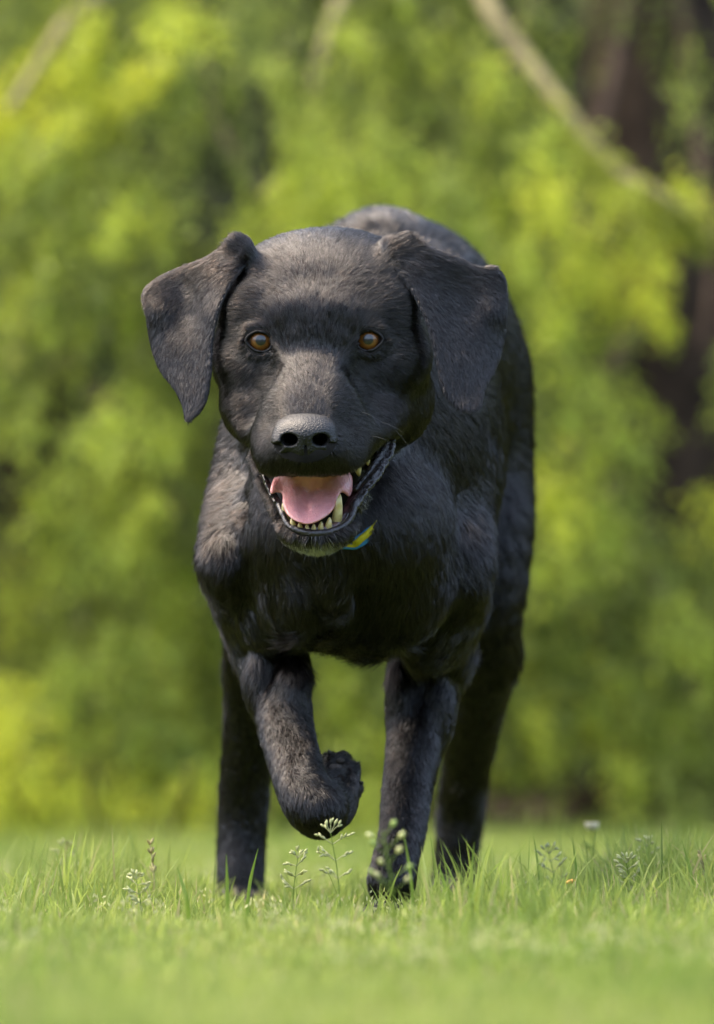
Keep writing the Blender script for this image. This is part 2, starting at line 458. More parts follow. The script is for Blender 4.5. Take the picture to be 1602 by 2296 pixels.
def nose_fn(V):
    E, C = V.ell, V.cone
    E((684, 962, 204), (70, 33, 54), HF, 12); E((684, 992, 206), (48, 34, 44), HF, 12)
    E((640, 985, 206), (33, 30, 40), HF, 10); E((728, 985, 206), (33, 30, 40), HF, 10)
    E((686, 1018, 204), (28, 26, 28), HF, 14)
    for s, uc in ((-1, 648), (1, 721)):
        C((uc, 991, 300), (uc - s * 3, 976, 120), 19, 13, 4, True, (.88, 1.2, 1))
        C((uc + s * 6, 995, 300), (uc + s * 30, 1005, 205), 12, 9, 4, True)
        C((uc + s * 24, 1001, 275), (uc + s * 40, 1000, 195), 6, 5, 4, True)
    E((686, 1030, 250), (2.6, 34, 40), None, 5, True)
nose_m = noise_mat('nose_leather', (.004, .004, .0045), (.010, .0095, .0095), 120, .5, .0, .35)
t_ = nose_m.node_tree; b_ = t_.nodes['Principled BSDF']; tc_ = t_.nodes.new('ShaderNodeTexCoord')
vo = t_.nodes.new('ShaderNodeTexVoronoi'); vo.inputs['Scale'].default_value = 480; vo.feature = 'DISTANCE_TO_EDGE'
bp_ = t_.nodes.new('ShaderNodeBump'); bp_.inputs['Strength'].default_value = .9; bp_.inputs['Distance'].default_value = .0010
t_.links.new(tc_.outputs['Object'], vo.inputs['Vector']); t_.links.new(vo.outputs['Distance'], bp_.inputs['Height']); t_.links.new(bp_.outputs[0], b_.inputs['Normal'])
b_.inputs['Coat Weight'].default_value = .2; b_.inputs['Coat Roughness'].default_value = .25
parts.append(sdf_part('nose', (595, 915, 110), (775, 1062, 300), 2.2, nose_fn, nose_m))

TONGUE = [(616, 1070), (606, 1098), (610, 1108), (622, 1104), (633, 1108), (634, 1128), (643, 1152), (662, 1168), (688, 1176), (714, 1169), (740, 1152),
          (755, 1130), (764, 1106), (772, 1106), (784, 1114), (791, 1094), (787, 1062), (760, 1045), (700, 1040), (640, 1050)]
TONGUE_W = [(612, 1090, 62), (610, 1104, 70), (634, 1100, 58), (640, 1130, 92), (688, 1164, 132), (700, 1140, 104), (697, 1110, 50), (694, 1140, 86), (700, 1070, 60), (700, 1045, 58), (650, 1045, 52), (755, 1040, 48), (664, 1112, 74), (736, 1114, 76),
            (750, 1125, 96), (770, 1096, 70), (788, 1090, 48), (786, 1110, 52), (650, 1060, 52), (760, 1050, 46), (665, 1150, 122), (730, 1145, 118), (788, 1065, 40), (616, 1072, 40)]
tongue_m = noise_mat('tongue_flesh', (.62, .25, .26), (.72, .33, .32), 160, .36, .5, .5, 700, .5, .35)
tongue = sdf_part('tongue', (590, 1020, -60), (805, 1185, 175), 2.6, lambda V: V.slab(TONGUE, TONGUE_W, 7, rnd=6), tongue_m); parts.append(tongue)

wet = noise_mat('wet_black_lip', (.008, .007, .008), (.030, .022, .022), 220, .28, .8, .4, 420, .4)
def lip_fn(V):
    CH, C, E = V.chain, V.cone, V.ell
    CH([(634, 1152, 98, 6), (652, 1182, 120, 8), (700, 1196, 134, 9), (750, 1190, 124, 9), (784, 1166, 102, 8), (797, 1128, 74, 9)], k=4)
    CH([(797, 1128, 70, 9), (816, 1098, 40, 10), (845, 1060, 6, 10), (868, 1018, -36, 9), (880, 984, -58, 7)], k=5)
    CH([(798, 1096, 40, 7), (822, 1066, 14, 8), (850, 1024, -20, 8), (870, 990, -48, 6)], k=4)
    CH([(592, 1066, 30, 6), (604, 1092, 44, 8), (622, 1124, 66, 8), (634, 1152, 96, 7)], k=4)
    P = spline([(802, 1134, 78), (824, 1102, 50), (852, 1066, 16), (876, 1022, -28), (884, 988, -50)], 6)
    for i, p in enumerate(P): E(p + rng.normal(0, 1.6, 3), (5.5, 5.5, 6), None, 4)
    P = spline([(590, 1060, 36), (600, 1092, 54), (617, 1124, 76)], 5)
    for i, p in enumerate(P): E(p + rng.normal(0, 1., 3), (3.8, 4.2, 5), None, 3)
parts.append(sdf_part('lower_lip', (575, 965, -90), (905, 1225, 170), 2.4, lip_fn, wet, 1))
gum_m = noise_mat('dark_gum', (.03, .012, .014), (.09, .035, .035), 120, .3, .5, .5, 300, .6)
def gum_fn(V):
    V.ell((706, 1186, 92), (64, 17, 34), None, 8)
    V.chain([(640, 1166, 70, 10), (672, 1184, 104, 10), (706, 1188, 112, 10), (742, 1184, 104, 10), (768, 1164, 76, 12), (800, 1110, 20, 14), (846, 1040, -40, 12)], k=8)
parts.append(sdf_part('gum', (615, 1010, -80), (880, 1215, 150), 3, gum_fn, gum_m))
tooth_m = noise_mat('tooth_ivory', (.46, .35, .12), (.66, .56, .30), 160, .28, .0, .5, None, .3, .1)
TEETH = [((644, 1170, 84), (634, 1128, 96), 8), ((755, 1172, 88), (763, 1108, 108), 12), ((659, 1188, 112), (655, 1160, 120), 8.5), ((674, 1190, 118), (672, 1171, 126), 7), ((689, 1192, 122), (689, 1174, 128), 6),
         ((704, 1192, 122), (704, 1174, 128), 6), ((719, 1191, 118), (721, 1169, 126), 7.5), ((736, 1188, 112), (740, 1160, 120), 9), ((800, 1036, 26), (806, 1068, 22), 10), ((822, 1010, 8), (826, 1044, 2), 9)]
for a, b, r in TEETH:
    a = np.array(a, float); b = np.array(b, float); m = (a + b) / 2 + np.array([0, 0, r * .35])
    P = spline([a, m, b], 5); t = np.linspace(0, 1, len(P))
    rad = r * (1 - t ** 2.2 * .80)
    rad[-1] *= .55
    parts.append(tube_ob('tooth', W(P), rad / SREF, tooth_m, n=12))

# eyes: a ball with an iris cap and a pupil cap on it, all wet
def cap(name, c, R, th0, th1, mat, colf=None, gaze=(0, -1, 0), nr=14, ns=48, squash=1):
    g = Vector(gaze).normalized(); q = g.to_track_quat('Z', 'Y').to_matrix(); q = np.array(q)
    th = np.linspace(th0, th1, nr)[:, None]; ph = (np.arange(ns) * 2 * math.pi / ns)[None, :]
    P = np.stack([np.sin(th) * np.cos(ph), np.sin(th) * np.sin(ph), np.cos(th) + 0 * ph], -1).reshape(-1, 3) * R
    P = P @ q.T + np.asarray(c)
    i = np.arange(nr - 1)[:, None] * ns; j = np.arange(ns)[None, :]; j2 = (j + 1) % ns
    Q = np.stack([i + j, i + ns + j, i + ns + j2, i + j2], -1).reshape(-1, 4)
    at = None
    if colf is not None:
        at = {'col': colf(np.repeat(th.ravel(), ns), np.tile(ph.ravel(), nr))}
    return mesh_np(name, P, [Q], mat, attrs=at)
def wet_mat(name, col=None, attr=False):
    m, t, b = mat_new(name)
    if attr:
        at = t.nodes.new('ShaderNodeAttribute'); at.attribute_name = 'col'; t.links.new(at.outputs['Color'], b.inputs['Base Color'])
    else: b.inputs['Base Color'].default_value = (*col, 1)
    b.inputs['Roughness'].default_value = .35; b.inputs['Coat Weight'].default_value = 1; b.inputs['Coat Roughness'].default_value = .015
    b.inputs['Coat IOR'].default_value = 1.42
    return m
m_scl = wet_mat('eye_white', (.05, .03, .022)); m_iris = wet_mat('iris_amber', attr=True); m_pup = wet_mat('pupil_black', (.003, .004, .006))
def iris_col(th, ph):
    r = (th - .26) / (.80 - .26)
    n = .82 + .22 * np.sin(ph * 23 + 3 * np.sin(ph * 5)) * np.sin(th * 19) + .12 * np.sin(ph * 41)
    inner = np.array([.05, .035, .01]); mid = np.array([.20, .070, .010]); rim = np.array([.02, .007, .003])
    a = np.clip(r / .35, 0, 1)[:, None]; b = np.clip((r - .72) / .28, 0, 1)[:, None]
    return ((inner * (1 - a) + mid * a) * (1 - b) + rim * b) * n[:, None]
eyes = []
for (u, v, w), gz in zip(EYES, ((.05, -1, .02), (-.03, -1, .02))):
    c = W((u, v, w)); R_ = 33.0 / SREF
    e = cap('eye', c, R_, 0, math.pi, m_scl, gaze=gz, nr=40)
    ir = cap('iris', c, R_ * 1.012, .28, .80, m_iris, iris_col, gz, 24, 96); pu = cap('pupil', c, R_ * 1.014, 0, .35, m_pup, None, gz, 8)
    parts.append(e); hang(e, [ir, pu])

# collar: a ring round the throat, blue with a yellow stripe
def snap(path, off):
    out = []
    c0 = W((775, 1000, -450)); sub = bW[(bp[:, 2] < -118) & (bp[:, 2] > -900)]
    for p in path:
        q = W(p); bs = sub[np.argmin(((sub - q) ** 2).sum(1))]; o = (bs - c0); o /= np.linalg.norm(o)
        f = np.exp(-((p[0] - 805) / 50.) ** 2) * (p[1] > 1100)
        g = np.exp(-((p[0] - 912) / 14.) ** 2) * (p[1] > 1000)
        out.append(bs + o * (off - 20.0 + 32 * f + 9 * g) / SREF)
    out = np.array(out)
    for k in range(3): out[1:-1] = out[1:-1] * .5 + .25 * (out[:-2] + out[2:])
    return out
ring = [(700, 1218, -62), (740, 1222, -58), (775, 1221, -58), (812, 1216, -62), (846, 1196, -80), (884, 1140, -130), (912, 1085, -190), (950, 1000, -320), (965, 900, -470), (910, 800, -620), (790, 745, -680), (660, 790, -640), (560, 900, -480), (520, 1000, -320), (550, 1110, -200), (620, 1190, -100), (700, 1218, -62)]
def strap(name, dv, hw, th, col, lift=0):
    P = spline([(a, b + dv, c) for a, b, c in ring], 6); C3 = snap(P, lift)
    T = np.gradient(C3, axis=0); T /= np.linalg.norm(T, axis=1)[:, None]
    cen = C3.mean(0); axis = np.array([0, .62, .78]); axis /= np.linalg.norm(axis)
    O = C3 - cen; O -= (O @ axis)[:, None] * axis; O /= np.linalg.norm(O, axis=1)[:, None]
    A = np.cross(T, O); A /= np.linalg.norm(A, axis=1)[:, None]
    prof = [(-hw, -th), (-hw * .92, th), (hw * .92, th), (hw, -th)]
    V = np.stack([C3 + A * (a / SREF) + O * (b / SREF) for a, b in prof], 1).reshape(-1, 3); n = 4; m = len(P)
    i = np.arange(m - 1)[:, None] * n; j = np.arange(n)[None, :]; j2 = (j + 1) % n
    Q = np.stack([i + j, i + j2, i + n + j2, i + n + j], -1).reshape(-1, 4)
    mt = noise_mat(name + '_webbing', tuple(x * .8 for x in col), col, 300, .6, .5, .3, 1500)
    return mesh_np(name, V, [Q], mt)
rim_m = noise_mat('eyelid_rim', (.004, .0035, .0035), (.009, .008, .008), 200, .5, .2, .25)
for (u, v, w), s in zip(EYES, (-1, 1)):       # dark wet rims of the lids
    th = np.linspace(0, 2 * math.pi, 33)[:-1]; ru = 27.5 + 5 * np.clip(s * np.cos(th), 0, 1) ** 6
    P = np.stack([u + ru * np.cos(th), v + 23 * np.sin(th) + 2.5 * (s * np.cos(th)) * -1, w + 35 - 4 * np.abs(np.cos(th))], 1)
    P = W(np.vstack([P, P[:1]])); V_, Q_ = tube(P, .0011, 8); parts.append(mesh_np('eyelid', V_, [Q_], rim_m))
collar = strap('collar', 0, 14, 3, (.02, .20, .40)); stripe = strap('collar_stripe', -9, 8, 3, (.50, .42, .01), 5)
parts.append(collar); hang(collar, [stripe])
ringP = spline(ring[2:7], 8)

# ------------------------------------------------------------------ fur
FLOW = [  # u, v, w, du, dv, dw
 (690, 915, 170, 0, -1, -.4), (700, 840, 90, 0, -1, -.3), (705, 770, 40, 0, -1, -.15), (706, 700, 40, 0, -1, -.15), (706, 620, 0, 0, -1, -.4), (715, 560, -120, 0, -.6, -1),
 (655, 740, 20, -.25, -1, 0), (755, 740, 20, .25, -1, 0), (640, 680, 20, -.6, -1, -.2), (775, 680, 20, .6, -1, -.2), (600, 640, -20, -1, -.7, -.5), (815, 640, -20, 1, -.7, -.5),
 (560, 600, -90, -1, -.4, -.6), (850, 600, -90, 1, -.4, -.6), (640, 570, -130, -.5, -.6, -1), (790, 570, -130, .5, -.6, -1), (550, 700, -60, -1, -.1, -.5), (860, 700, -60, 1, -.1, -.5),
 (520, 770, -90, -1, .35, -.6), (890, 770, -90, 1, .35, -.6), (590, 810, 0, -.8, .6, -.4), (825, 812, 0, .8, .6, -.4), (560, 870, -40, -.6, .8, -.5), (850, 870, -40, .6, .8, -.5),
 (640, 860, 60, -.6, -.2, -.8), (760, 860, 60, .6, -.2, -.8), (620, 930, 120, -.9, .2, -.7), (770, 930, 120, .9, .2, -.7), (600, 1000, 120, -.7, .7, -.6), (790, 1000, 110, .7, .6, -.6),
 (650, 1050, 190, -.3, 1, 0), (730, 1050, 190, .3, 1, 0), (690, 1050, 220, 0, 1, .1), (500, 880, -150, -.3, 1, -.6), (950, 880, -150, .3, 1, -.6), (930, 960, -120, .2, 1, -.5), (530, 960, -100, -.1, 1, -.6),
 (700, 1215, 110, 0, 1, -.3), (640, 1195, 100, -.5, 1, -.3), (780, 1195, 100, .5, 1, -.3), (830, 1110, 20, .7, .7, -.4), (610, 1130, 40, -.7, .7, -.4),
 (720, 1250, -120, 0, 1, .2), (600, 1100, -150, -.2, 1, .1), (950, 1080, -250, .45, 1, -.1), (1040, 1000, -500, .5, 1, -.6), (520, 1120, -350, -.2, 1, -.4), (1000, 1200, -300, .25, 1, 0),
 (760, 1380, -250, 0, 1, 0), (600, 1350, -450, 0, 1, 0), (1000, 1400, -500, -.1, 1, 0), (680, 1460, -420, 0, 1, 0), (860, 1480, -430, 0, 1, 0),
 (735, 560, -380, 0, -.2, -1), (800, 700, -800, .2, 0, -1), (850, 560, -1500, .1, .1, -1), (1140, 900, -1500, 0, .7, -.8), (1150, 1200, -1700, 0, 1, -.3), (520, 1000, -700, 0, .8, -.8),
 (1080, 1600, -1900, 0, 1, -.2), (555, 1600, -1600, 0, 1, -.2), (950, 1650, -650, 0, 1, 0), (640, 1600, -420, .15, 1, 0), (710, 1840, -200, .3, 1, 0), (780, 1790, -350, .5, -.6, -.3),
 (1020, 1900, -2150, 0, 1, 0), (540, 1900, -1650, 0, 1, 0), (890, 1900, -480, 0, 1, 0), (1080, 1000, -900, .2, .8, -.6),
]
FLOW_EAR_A = [(540, 540, -150, -.6, -.5, 0), (500, 570, -90, -.8, .5, 0), (430, 610, -100, -1, .5, 0), (340, 640, -110, -.9, .7, 0), (480, 660, -30, -.35, 1, 0), (400, 740, -70, -.45, 1, 0), (340, 730, -100, -.2, 1, 0), (450, 820, -5, -.1, 1, 0), (390, 860, -30, .2, 1, 0), (425, 930, 20, -.1, 1, 0)]
FLOW_EAR_B = [(905, 535, -130, .6, -.5, 0), (930, 580, -80, .8, .4, 0), (1000, 590, -100, 1, .4, 0), (1100, 610, -120, 1, .6, 0), (940, 640, -40, .45, 1, 0), (1040, 720, -70, .5, 1, 0), (1120, 720, -110, .2, 1, 0), (990, 800, 10, .2, 1, 0), (1090, 840, -50, 0, 1, 0), (1050, 910, 25, 0, 1, 0)]
def flow_at(P, table, pw=4):
    T = np.array(table, float); D = T[:, 3:] / np.linalg.norm(T[:, 3:], axis=1)[:, None]
    out = np.zeros((len(P), 3), np.float32)
    sc_ = np.array([1, 1, .6])
    for i0 in range(0, len(P), 50000):
        p = P[i0:i0 + 50000]
        d2 = (((p[:, None] - T[None, :, :3]) * sc_) ** 2).sum(-1) + 200
        wt = d2 ** (-pw / 2)
        out[i0:i0 + 50000] = (wt[..., None] * D[None]).sum(1) / wt.sum(1)[:, None]
    return out / (np.linalg.norm(out, axis=1)[:, None] + 1e-9)
def vnoise(P, scale, seed):
    r = np.random.default_rng(seed); out = np.zeros((len(P), 3))
    for k in range(5):
        K = r.normal(size=(3, 3)) / scale * 2.2; ph = r.uniform(0, 6.28, 3)
        out += np.sin(P @ K.T + ph)
    return out / 2.2
def sstep(x, a, b):
    t = np.clip((x - a) / (b - a), 0, 1); return t * t * (3 - 2 * t)

tri = np.concatenate([bq[:, [0, 1, 2]], bq[:, [0, 2, 3]]])
def make_fur():
    A, B, Cc = bW[tri[:, 0]], bW[tri[:, 1]], bW[tri[:, 2]]
    N = np.cross(B - A, Cc - A); ar = np.linalg.norm(N, axis=1) * .5
    vn = np.zeros_like(bW)
    for i in range(3):
        for d in range(3): vn[:, d] += np.bincount(tri[:, i], N[:, d], len(bW))
    vn /= np.linalg.norm(vn, axis=1)[:, None] + 1e-12
    cen = (bp[tri[:, 0]] + bp[tri[:, 1]] + bp[tri[:, 2]]) / 3
    fn = N / (2 * ar[:, None] + 1e-12)
    head = sstep(cen[:, 2], -420, -300) * (1 - sstep(cen[:, 1], 1190, 1260))
    dens = 1.3e6 + 3.4e6 * head - 6e5 * sstep(-cen[:, 2], 900, 1400)      # per square metre
    dens *= np.where(fn[:, 1] > .45, .25, 1)
    wgt = ar * dens; n = int(wgt.sum()); print('hairs', n)
    ti = rng.choice(len(tri), n, p=wgt / wgt.sum())
    r1 = np.sqrt(rng.random(n)); r2 = rng.random(n)
    ba = np.stack([1 - r1, r1 * (1 - r2), r1 * r2], 1)
    def mix(X): return (X[tri[ti]] * ba[:, :, None]).sum(1)
    P = mix(bp); Nn = mix(vn); Nn /= np.linalg.norm(Nn, axis=1)[:, None] + 1e-9
    keep = np.ones(n, bool)
    dm = poly_sdf(smooth_poly(MOUTH), P[:, 0], P[:, 1]); keep &= ~((dm < 3) & (P[:, 2] > -130))
    q = np.array([(684, 988, 222)]); keep &= (((P - q) / np.array([70, 48, 70])) ** 2).sum(1) > 1
    for (u, v, w) in EYES: keep &= ~((((P - np.array([u, v, w + 30])) / np.array([32, 30, 60])) ** 2).sum(1) < 1)
    dr = np.full(n, 1e9)
    for rp in ringP: dr = np.minimum(dr, np.sqrt((((P - rp) * np.array([1, 1, .4])) ** 2).sum(1)))
    vis = (P[:, 0] > 755) & (P[:, 0] < 852)
    keep &= ~((dr < 26) & vis)
    P = P[keep]; Nn = Nn[keep]; n = len(P)
    # hair length by region
    L = np.full(n, 38.)
    hd = sstep(P[:, 2], -420, -200) * (1 - sstep(P[:, 1], 1150, 1250))
    L = L * (1 - hd) + 23 * hd
    mz = np.exp(-(((P - np.array([690, 960, 140])) / np.array([150, 130, 150])) ** 2).sum(1)); L = L * (1 - .55 * mz)
    for e in EYES: L *= 1 - .45 * np.exp(-(((P - np.array(e)) / 55.) ** 2).sum(1))
    L = np.where(P[:, 1] > 1500, 18 + 12 * np.exp(-((P[:, 1] - 1500) / 60.) ** 2), L)
    L = np.where(P[:, 1] > 1900, 14, L)
    ea = poly_sdf(smooth_poly(EAR_A), P[:, 0], P[:, 1]); eb = poly_sdf(smooth_poly(EAR_B), P[:, 0], P[:, 1])
    ia = (ea < 6) & (P[:, 2] > -175) & (P[:, 0] < 545); ib = (eb < 6) & (P[:, 2] > -175) & (P[:, 0] > 872)
    earm = ia | ib
    L = np.where(earm, 17 + 14 * sstep(-P[:, 1], -660, -560), L)
    L = np.where((ia & (ea > -7)) | (ib & (eb > -7)), L * .6, L)
    L *= rng.uniform(.65, 1.2, n)
    chest = np.exp(-((P[:, 1] - 1440) / 50) ** 2) * (P[:, 2] > -700) * (P[:, 0] > 660) * (P[:, 0] < 900); L *= 1 + 1.1 * chest
    F = flow_at(P, FLOW)
    F[ia] = flow_at(P[ia], FLOW_EAR_A); F[ib] = flow_at(P[ib], FLOW_EAR_B)
    def lock(cell, amp, seed):       # hairs of one small lock lean the same way
        q = np.floor((P + 3 * vnoise(P, 15, seed + 40)) / cell).astype(np.int64); hsh = (q[:, 0] * 73856093) ^ (q[:, 1] * 19349663) ^ (q[:, 2] * 83492791)
        tb = np.random.default_rng(seed).normal(0, amp, (8191, 4)); return tb[hsh % 8191]
    lk = (lock(7.0, .10, 5) + lock(15.0, .09, 6)) * (1 - .45 * np.maximum(hd, earm))[:, None]
    F = F + (.22 * vnoise(P, 70, 1) + .12 * vnoise(P, 26, 2)) * (1 - .5 * hd[:, None]) * (1 - .6 * earm[:, None]) + rng.normal(0, .075, (n, 3)) + lk[:, :3]
    Fw = np.stack([F[:, 0], -F[:, 2], -F[:, 1]], 1)
    Fw -= (Fw * Nn).sum(1)[:, None] * Nn; Fw /= np.linalg.norm(Fw, axis=1)[:, None] + 1e-9
    root = W(P)
    Lw = (L * (Y0 - P[:, 2] / SREF) / Y0 / SREF)[:, None]
    lift = .125 + .035 * rng.normal(size=(n, 1)) + .04 * np.clip(vnoise(P, 34, 3)[:, :1], -1, 1) + .45 * lk[:, 3:4]
    lift = np.clip(lift, .04, .4)
    K = 4; ts = np.array([0, .33, .68, 1.0])
    wob = rng.normal(0, .07, (n, 3))
    pts = np.stack([root + Lw * (Fw * t + Nn * lift * (t * 1.5 - t * t * 1.0) + wob * t * t) for t in ts], 1)
    rad = np.interp(P[:, 2], [-900, -350, -150], [.00024, .00018, .000125])[:, None] * np.array([.8, 1, .7, .15])[None]
    col = np.tile(np.array([.0030, .0024, .0021]), (n, 1)) * np.exp(rng.normal(0, .7, (n, 1)))
    warm = rng.random(n) < .25; col[warm] *= np.array([1.5, 1.1, .9])
    pale = np.exp(-(((P - np.array([706, 1234, 90])) / np.array([78, 20, 70])) ** 2).sum(1)) * 1.3
    pale = np.maximum(pale, .12 * np.exp(-(((P - np.array([815, 1150, 20])) / np.array([30, 50, 60])) ** 2).sum(1)))
    pm = rng.random(n) < pale; col[pm] = np.array([.54, .54, .52]) * rng.uniform(.5, 1.1, (pm.sum(), 1))
    pts[pm, 1:] += (Nn[pm] * .0012)[:, None]
    g = .86 + .03 * lock(6.0, 1, 11)[:, 0] + .34 * rng.normal(size=n)
    return pts.astype(np.float32), rad.astype(np.float32), col.astype(np.float32), np.clip(g, .08, 1).astype(np.float32)
def hair_mat(name):
    m = bpy.data.materials.new(name); m.use_nodes = True; t = m.node_tree; t.nodes.remove(t.nodes['Principled BSDF'])
    h = t.nodes.new('ShaderNodeBsdfHairPrincipled'); h.parametrization = 'COLOR'
    at = t.nodes.new('ShaderNodeAttribute'); at.attribute_name = 'col'
    t.links.new(at.outputs['Color'], h.inputs['Color'])
    h.inputs['Roughness'].default_value = .14; h.inputs['IOR'].default_value = 1.55; h.inputs['Radial Roughness'].default_value = .45
    h.inputs['Random Roughness'].default_value = .2
    # some locks are dull and some glossy
    df = t.nodes.new('ShaderNodeBsdfDiffuse'); t.links.new(at.outputs['Color'], df.inputs['Color'])
    gl = t.nodes.new('ShaderNodeAttribute'); gl.attribute_name = 'gloss'; mx = t.nodes.new('ShaderNodeMixShader')
    t.links.new(gl.outputs['Fac'], mx.inputs[0]); t.links.new(df.outputs[0], mx.inputs[1]); t.links.new(h.outputs[0], mx.inputs[2])
    t.links.new(mx.outputs[0], t.nodes['Material Output'].inputs['Surface'])
    return m
pts, rad, col, gls = make_fur()
n = len(pts); hc = bpy.data.hair_curves.new('fur'); hc.add_curves([4] * n)
hc.attributes['position'].data.foreach_set('vector', pts.ravel())
ra = hc.attributes.get('radius') or hc.attributes.new('radius', 'FLOAT', 'POINT'); ra.data.foreach_set('value', rad.ravel())
ca = hc.attributes.new('col', 'FLOAT_COLOR', 'CURVE'); c4 = np.ones((n, 4), np.float32); c4[:, :3] = col; ca.data.foreach_set('color', c4.ravel())
ga = hc.attributes.new('gloss', 'FLOAT', 'CURVE'); ga.data.foreach_set('value', gls)
hc.materials.append(hair_mat('black_fur'))
fur = bpy.data.objects.new('fur', hc); sc.collection.objects.link(fur); parts.append(fur)
del pts, rad, col

wm, t_, b_ = mat_new('whisker_hair'); b_.inputs['Base Color'].default_value = (.10, .095, .085, 1); b_.inputs['Roughness'].default_value = .35
WH = [((585, 1020, 90), (-1, -.25), 34), ((575, 1030, 90), (-1, .05), 40), ((580, 1040, 92), (-1, -.1), 36), ((562, 1015, 60), (-.6, 1), 60), ((560, 1000, 60), (-.5, 1.1), 70),
      ((690, 1226, 100), (-.4, 1), 34), ((706, 1230, 100), (.1, 1), 30), ((730, 1228, 100), (0, 1), 38), ((760, 1222, 95), (.5, 1), 28), ((660, 1222, 95), (-.5, 1), 32),
      ((625, 1140, 80), (-1, .1), 44), ((770, 1030, 150), (.4, 1), 30), ((810, 980, 110), (1, .1), 46), ((850, 950, 40), (1, .3), 60), ((880, 960, 10), (.8, .8), 60), ((800, 930, 110), (1, .2), 40)]
for p, d, L in WH:
    i = np.argmin(((bp - np.array(p)) ** 2).sum(1)); p = bp[i]; d = np.array([d[0], d[1], .35]); d /= np.linalg.norm(d)
    P = np.array([p + d * L * t + np.array([0, 9 * t * t, -8 * t * t]) for t in np.linspace(0, 1, 6)])
    parts.append(tube_ob('whisker', W(P), np.linspace(.00012, .00004, 6), wm, n=5))
# claws
claw_m = noise_mat('claw_horn', (.02, .018, .016), (.05, .045, .04), 200, .4)
for (cu, cw, wd) in ((872, -420, 58), (538, -1520, 62), (1015, -2070, 52)):
    gv = ground_v(cw) + 4
    for a, b in [(-.72, -8), (-.26, 26), (.26, 28), (.72, -4)]:
        p = np.array([cu + a * wd, gv - 22, cw + 42 + b + 40]); P = spline([p, p + (0, 4, 14), p + (0, 14, 22)], 3)
        parts.append(tube_ob('claw', W(P), np.linspace(6, 1.5, len(P)) / SREF, claw_m, n=8))
pad_m = noise_mat('paw_pad_skin', (.03, .024, .022), (.06, .05, .045), 200, .75, .6, .3, 500)
for c, r in [((752, 1724, -385), (17, 12, 12)), ((764, 1706, -444), (10, 7, 8))]:
    parts.append(sdf_part('paw_pad', [a - b - 4 for a, b in zip(c, r)], [a + b + 5 for a, b in zip(c, r)], 2, lambda V: V.ell(c, r, None, 2), pad_m, 1))
for a, b in [((742, 1692, -478), (737, 1682, -462)), ((772, 1698, -470), (778, 1688, -456)), ((797, 1714, -448), (806, 1708, -436)), ((806, 1758, -415), (815, 1754, -402))]:
    parts.append(tube_ob('claw', W(spline([a, b], 3)), [.0022, .0018, .0012, .0005], claw_m, n=8))
hang(dog, parts)

# ------------------------------------------------------------------ ground and lawn
gm = noise_mat('lawn_soil', (.035, .05, .014), (.075, .10, .022), 9, .9, .6, .2, 80)
def sheet(name, x0, x1, y0, y1, z, nx, ny, mat, amp=0.0, hf=None):
    X, Y = np.meshgrid(np.linspace(x0, x1, nx), np.linspace(y0, y1, ny), indexing='ij')
    Z = z + amp * np.sin(X * 1.3) * np.sin(Y * 1.1 + 1) if hf is None else hf(X, Y)
    V = np.stack([X, Y, Z + 0 * X], -1).reshape(-1, 3)
    i = (np.arange(nx - 1)[:, None] * ny + np.arange(ny - 1)[None]).ravel()
    return tag(mesh_np(name, V, [np.stack([i, i + ny, i + ny + 1, i + 1], -1)], mat), kind='structure')
sheet('ground', -150, 150, -60, 240, 0, 3, 3, gm)
soil = noise_mat('leaf_litter', (.022, .013, .008), (.05, .032, .018), 14, .95, .8, .2, 60)
def soil_h(X, Y): return .004 + .03 * np.clip((Y - 8.0) / 2, 0, 1) * (1 + .4 * np.sin(X * 5) * np.sin(Y * 4))
sheet('soil', -14, 14, 8.0, 14.2, .004, 120, 40, soil, hf=soil_h)
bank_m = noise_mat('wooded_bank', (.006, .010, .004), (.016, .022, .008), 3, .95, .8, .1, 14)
def bank_h(X, Y): return -.05 + 9 * sstep(Y, 13.6, 19) * (1 + .06 * np.sin(X * .7) + .03 * np.sin(X * 2.3 + Y))
sheet('hillside', -60, 60, 13.5, 60, 0, 160, 60, bank_m, hf=bank_h)

def blades(n, x, y, h, wd, lean, az, twist, c0, c1, z0=0):
    # seven points per blade: three pairs and a tip
    t = np.array([0, .4, .75, 1.0]); wt = np.array([.8, 1, .62, 0])
    bend = lean[:, None] * (t ** 1.8)[None]
    dx = np.cos(az)[:, None] * bend * h[:, None]; dy = np.sin(az)[:, None] * bend * h[:, None]
    dz = h[:, None] * (t[None] - .35 * (lean[:, None] ** 2) * t[None] ** 2)
    sx = np.cos(twist)[:, None] * wt[None] * wd[:, None] / 2; sy = np.sin(twist)[:, None] * wt[None] * wd[:, None] / 2
    L = np.stack([x[:, None] + dx - sx, y[:, None] + dy - sy, z0 + dz], -1); Rr = np.stack([x[:, None] + dx + sx, y[:, None] + dy + sy, z0 + dz], -1)
    V = np.concatenate([L[:, :3], Rr[:, :3], L[:, 3:4]], 1)
    b = np.arange(n)[:, None] * 7
    Q = np.concatenate([b + np.array([[0, 3, 4, 1]]), b + np.array([[1, 4, 5, 2]])]); T = b + np.array([[2, 5, 6]])
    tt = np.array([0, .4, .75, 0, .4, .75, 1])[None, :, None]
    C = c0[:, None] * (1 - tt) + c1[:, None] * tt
    return V.reshape(-1, 3), Q, T, C.reshape(-1, 3)
def lowf(x, y, s, seed=0):
    r = np.random.default_rng(seed); o = 0
    for k in range(6):
        a, b, c = r.normal(size=2).tolist() + [r.uniform(0, 6.3)]
        o = o + np.sin((a * x + b * y) / s * 2.5 + c)
    return o / 2.5
G0 = np.array([.16, .22, .05])
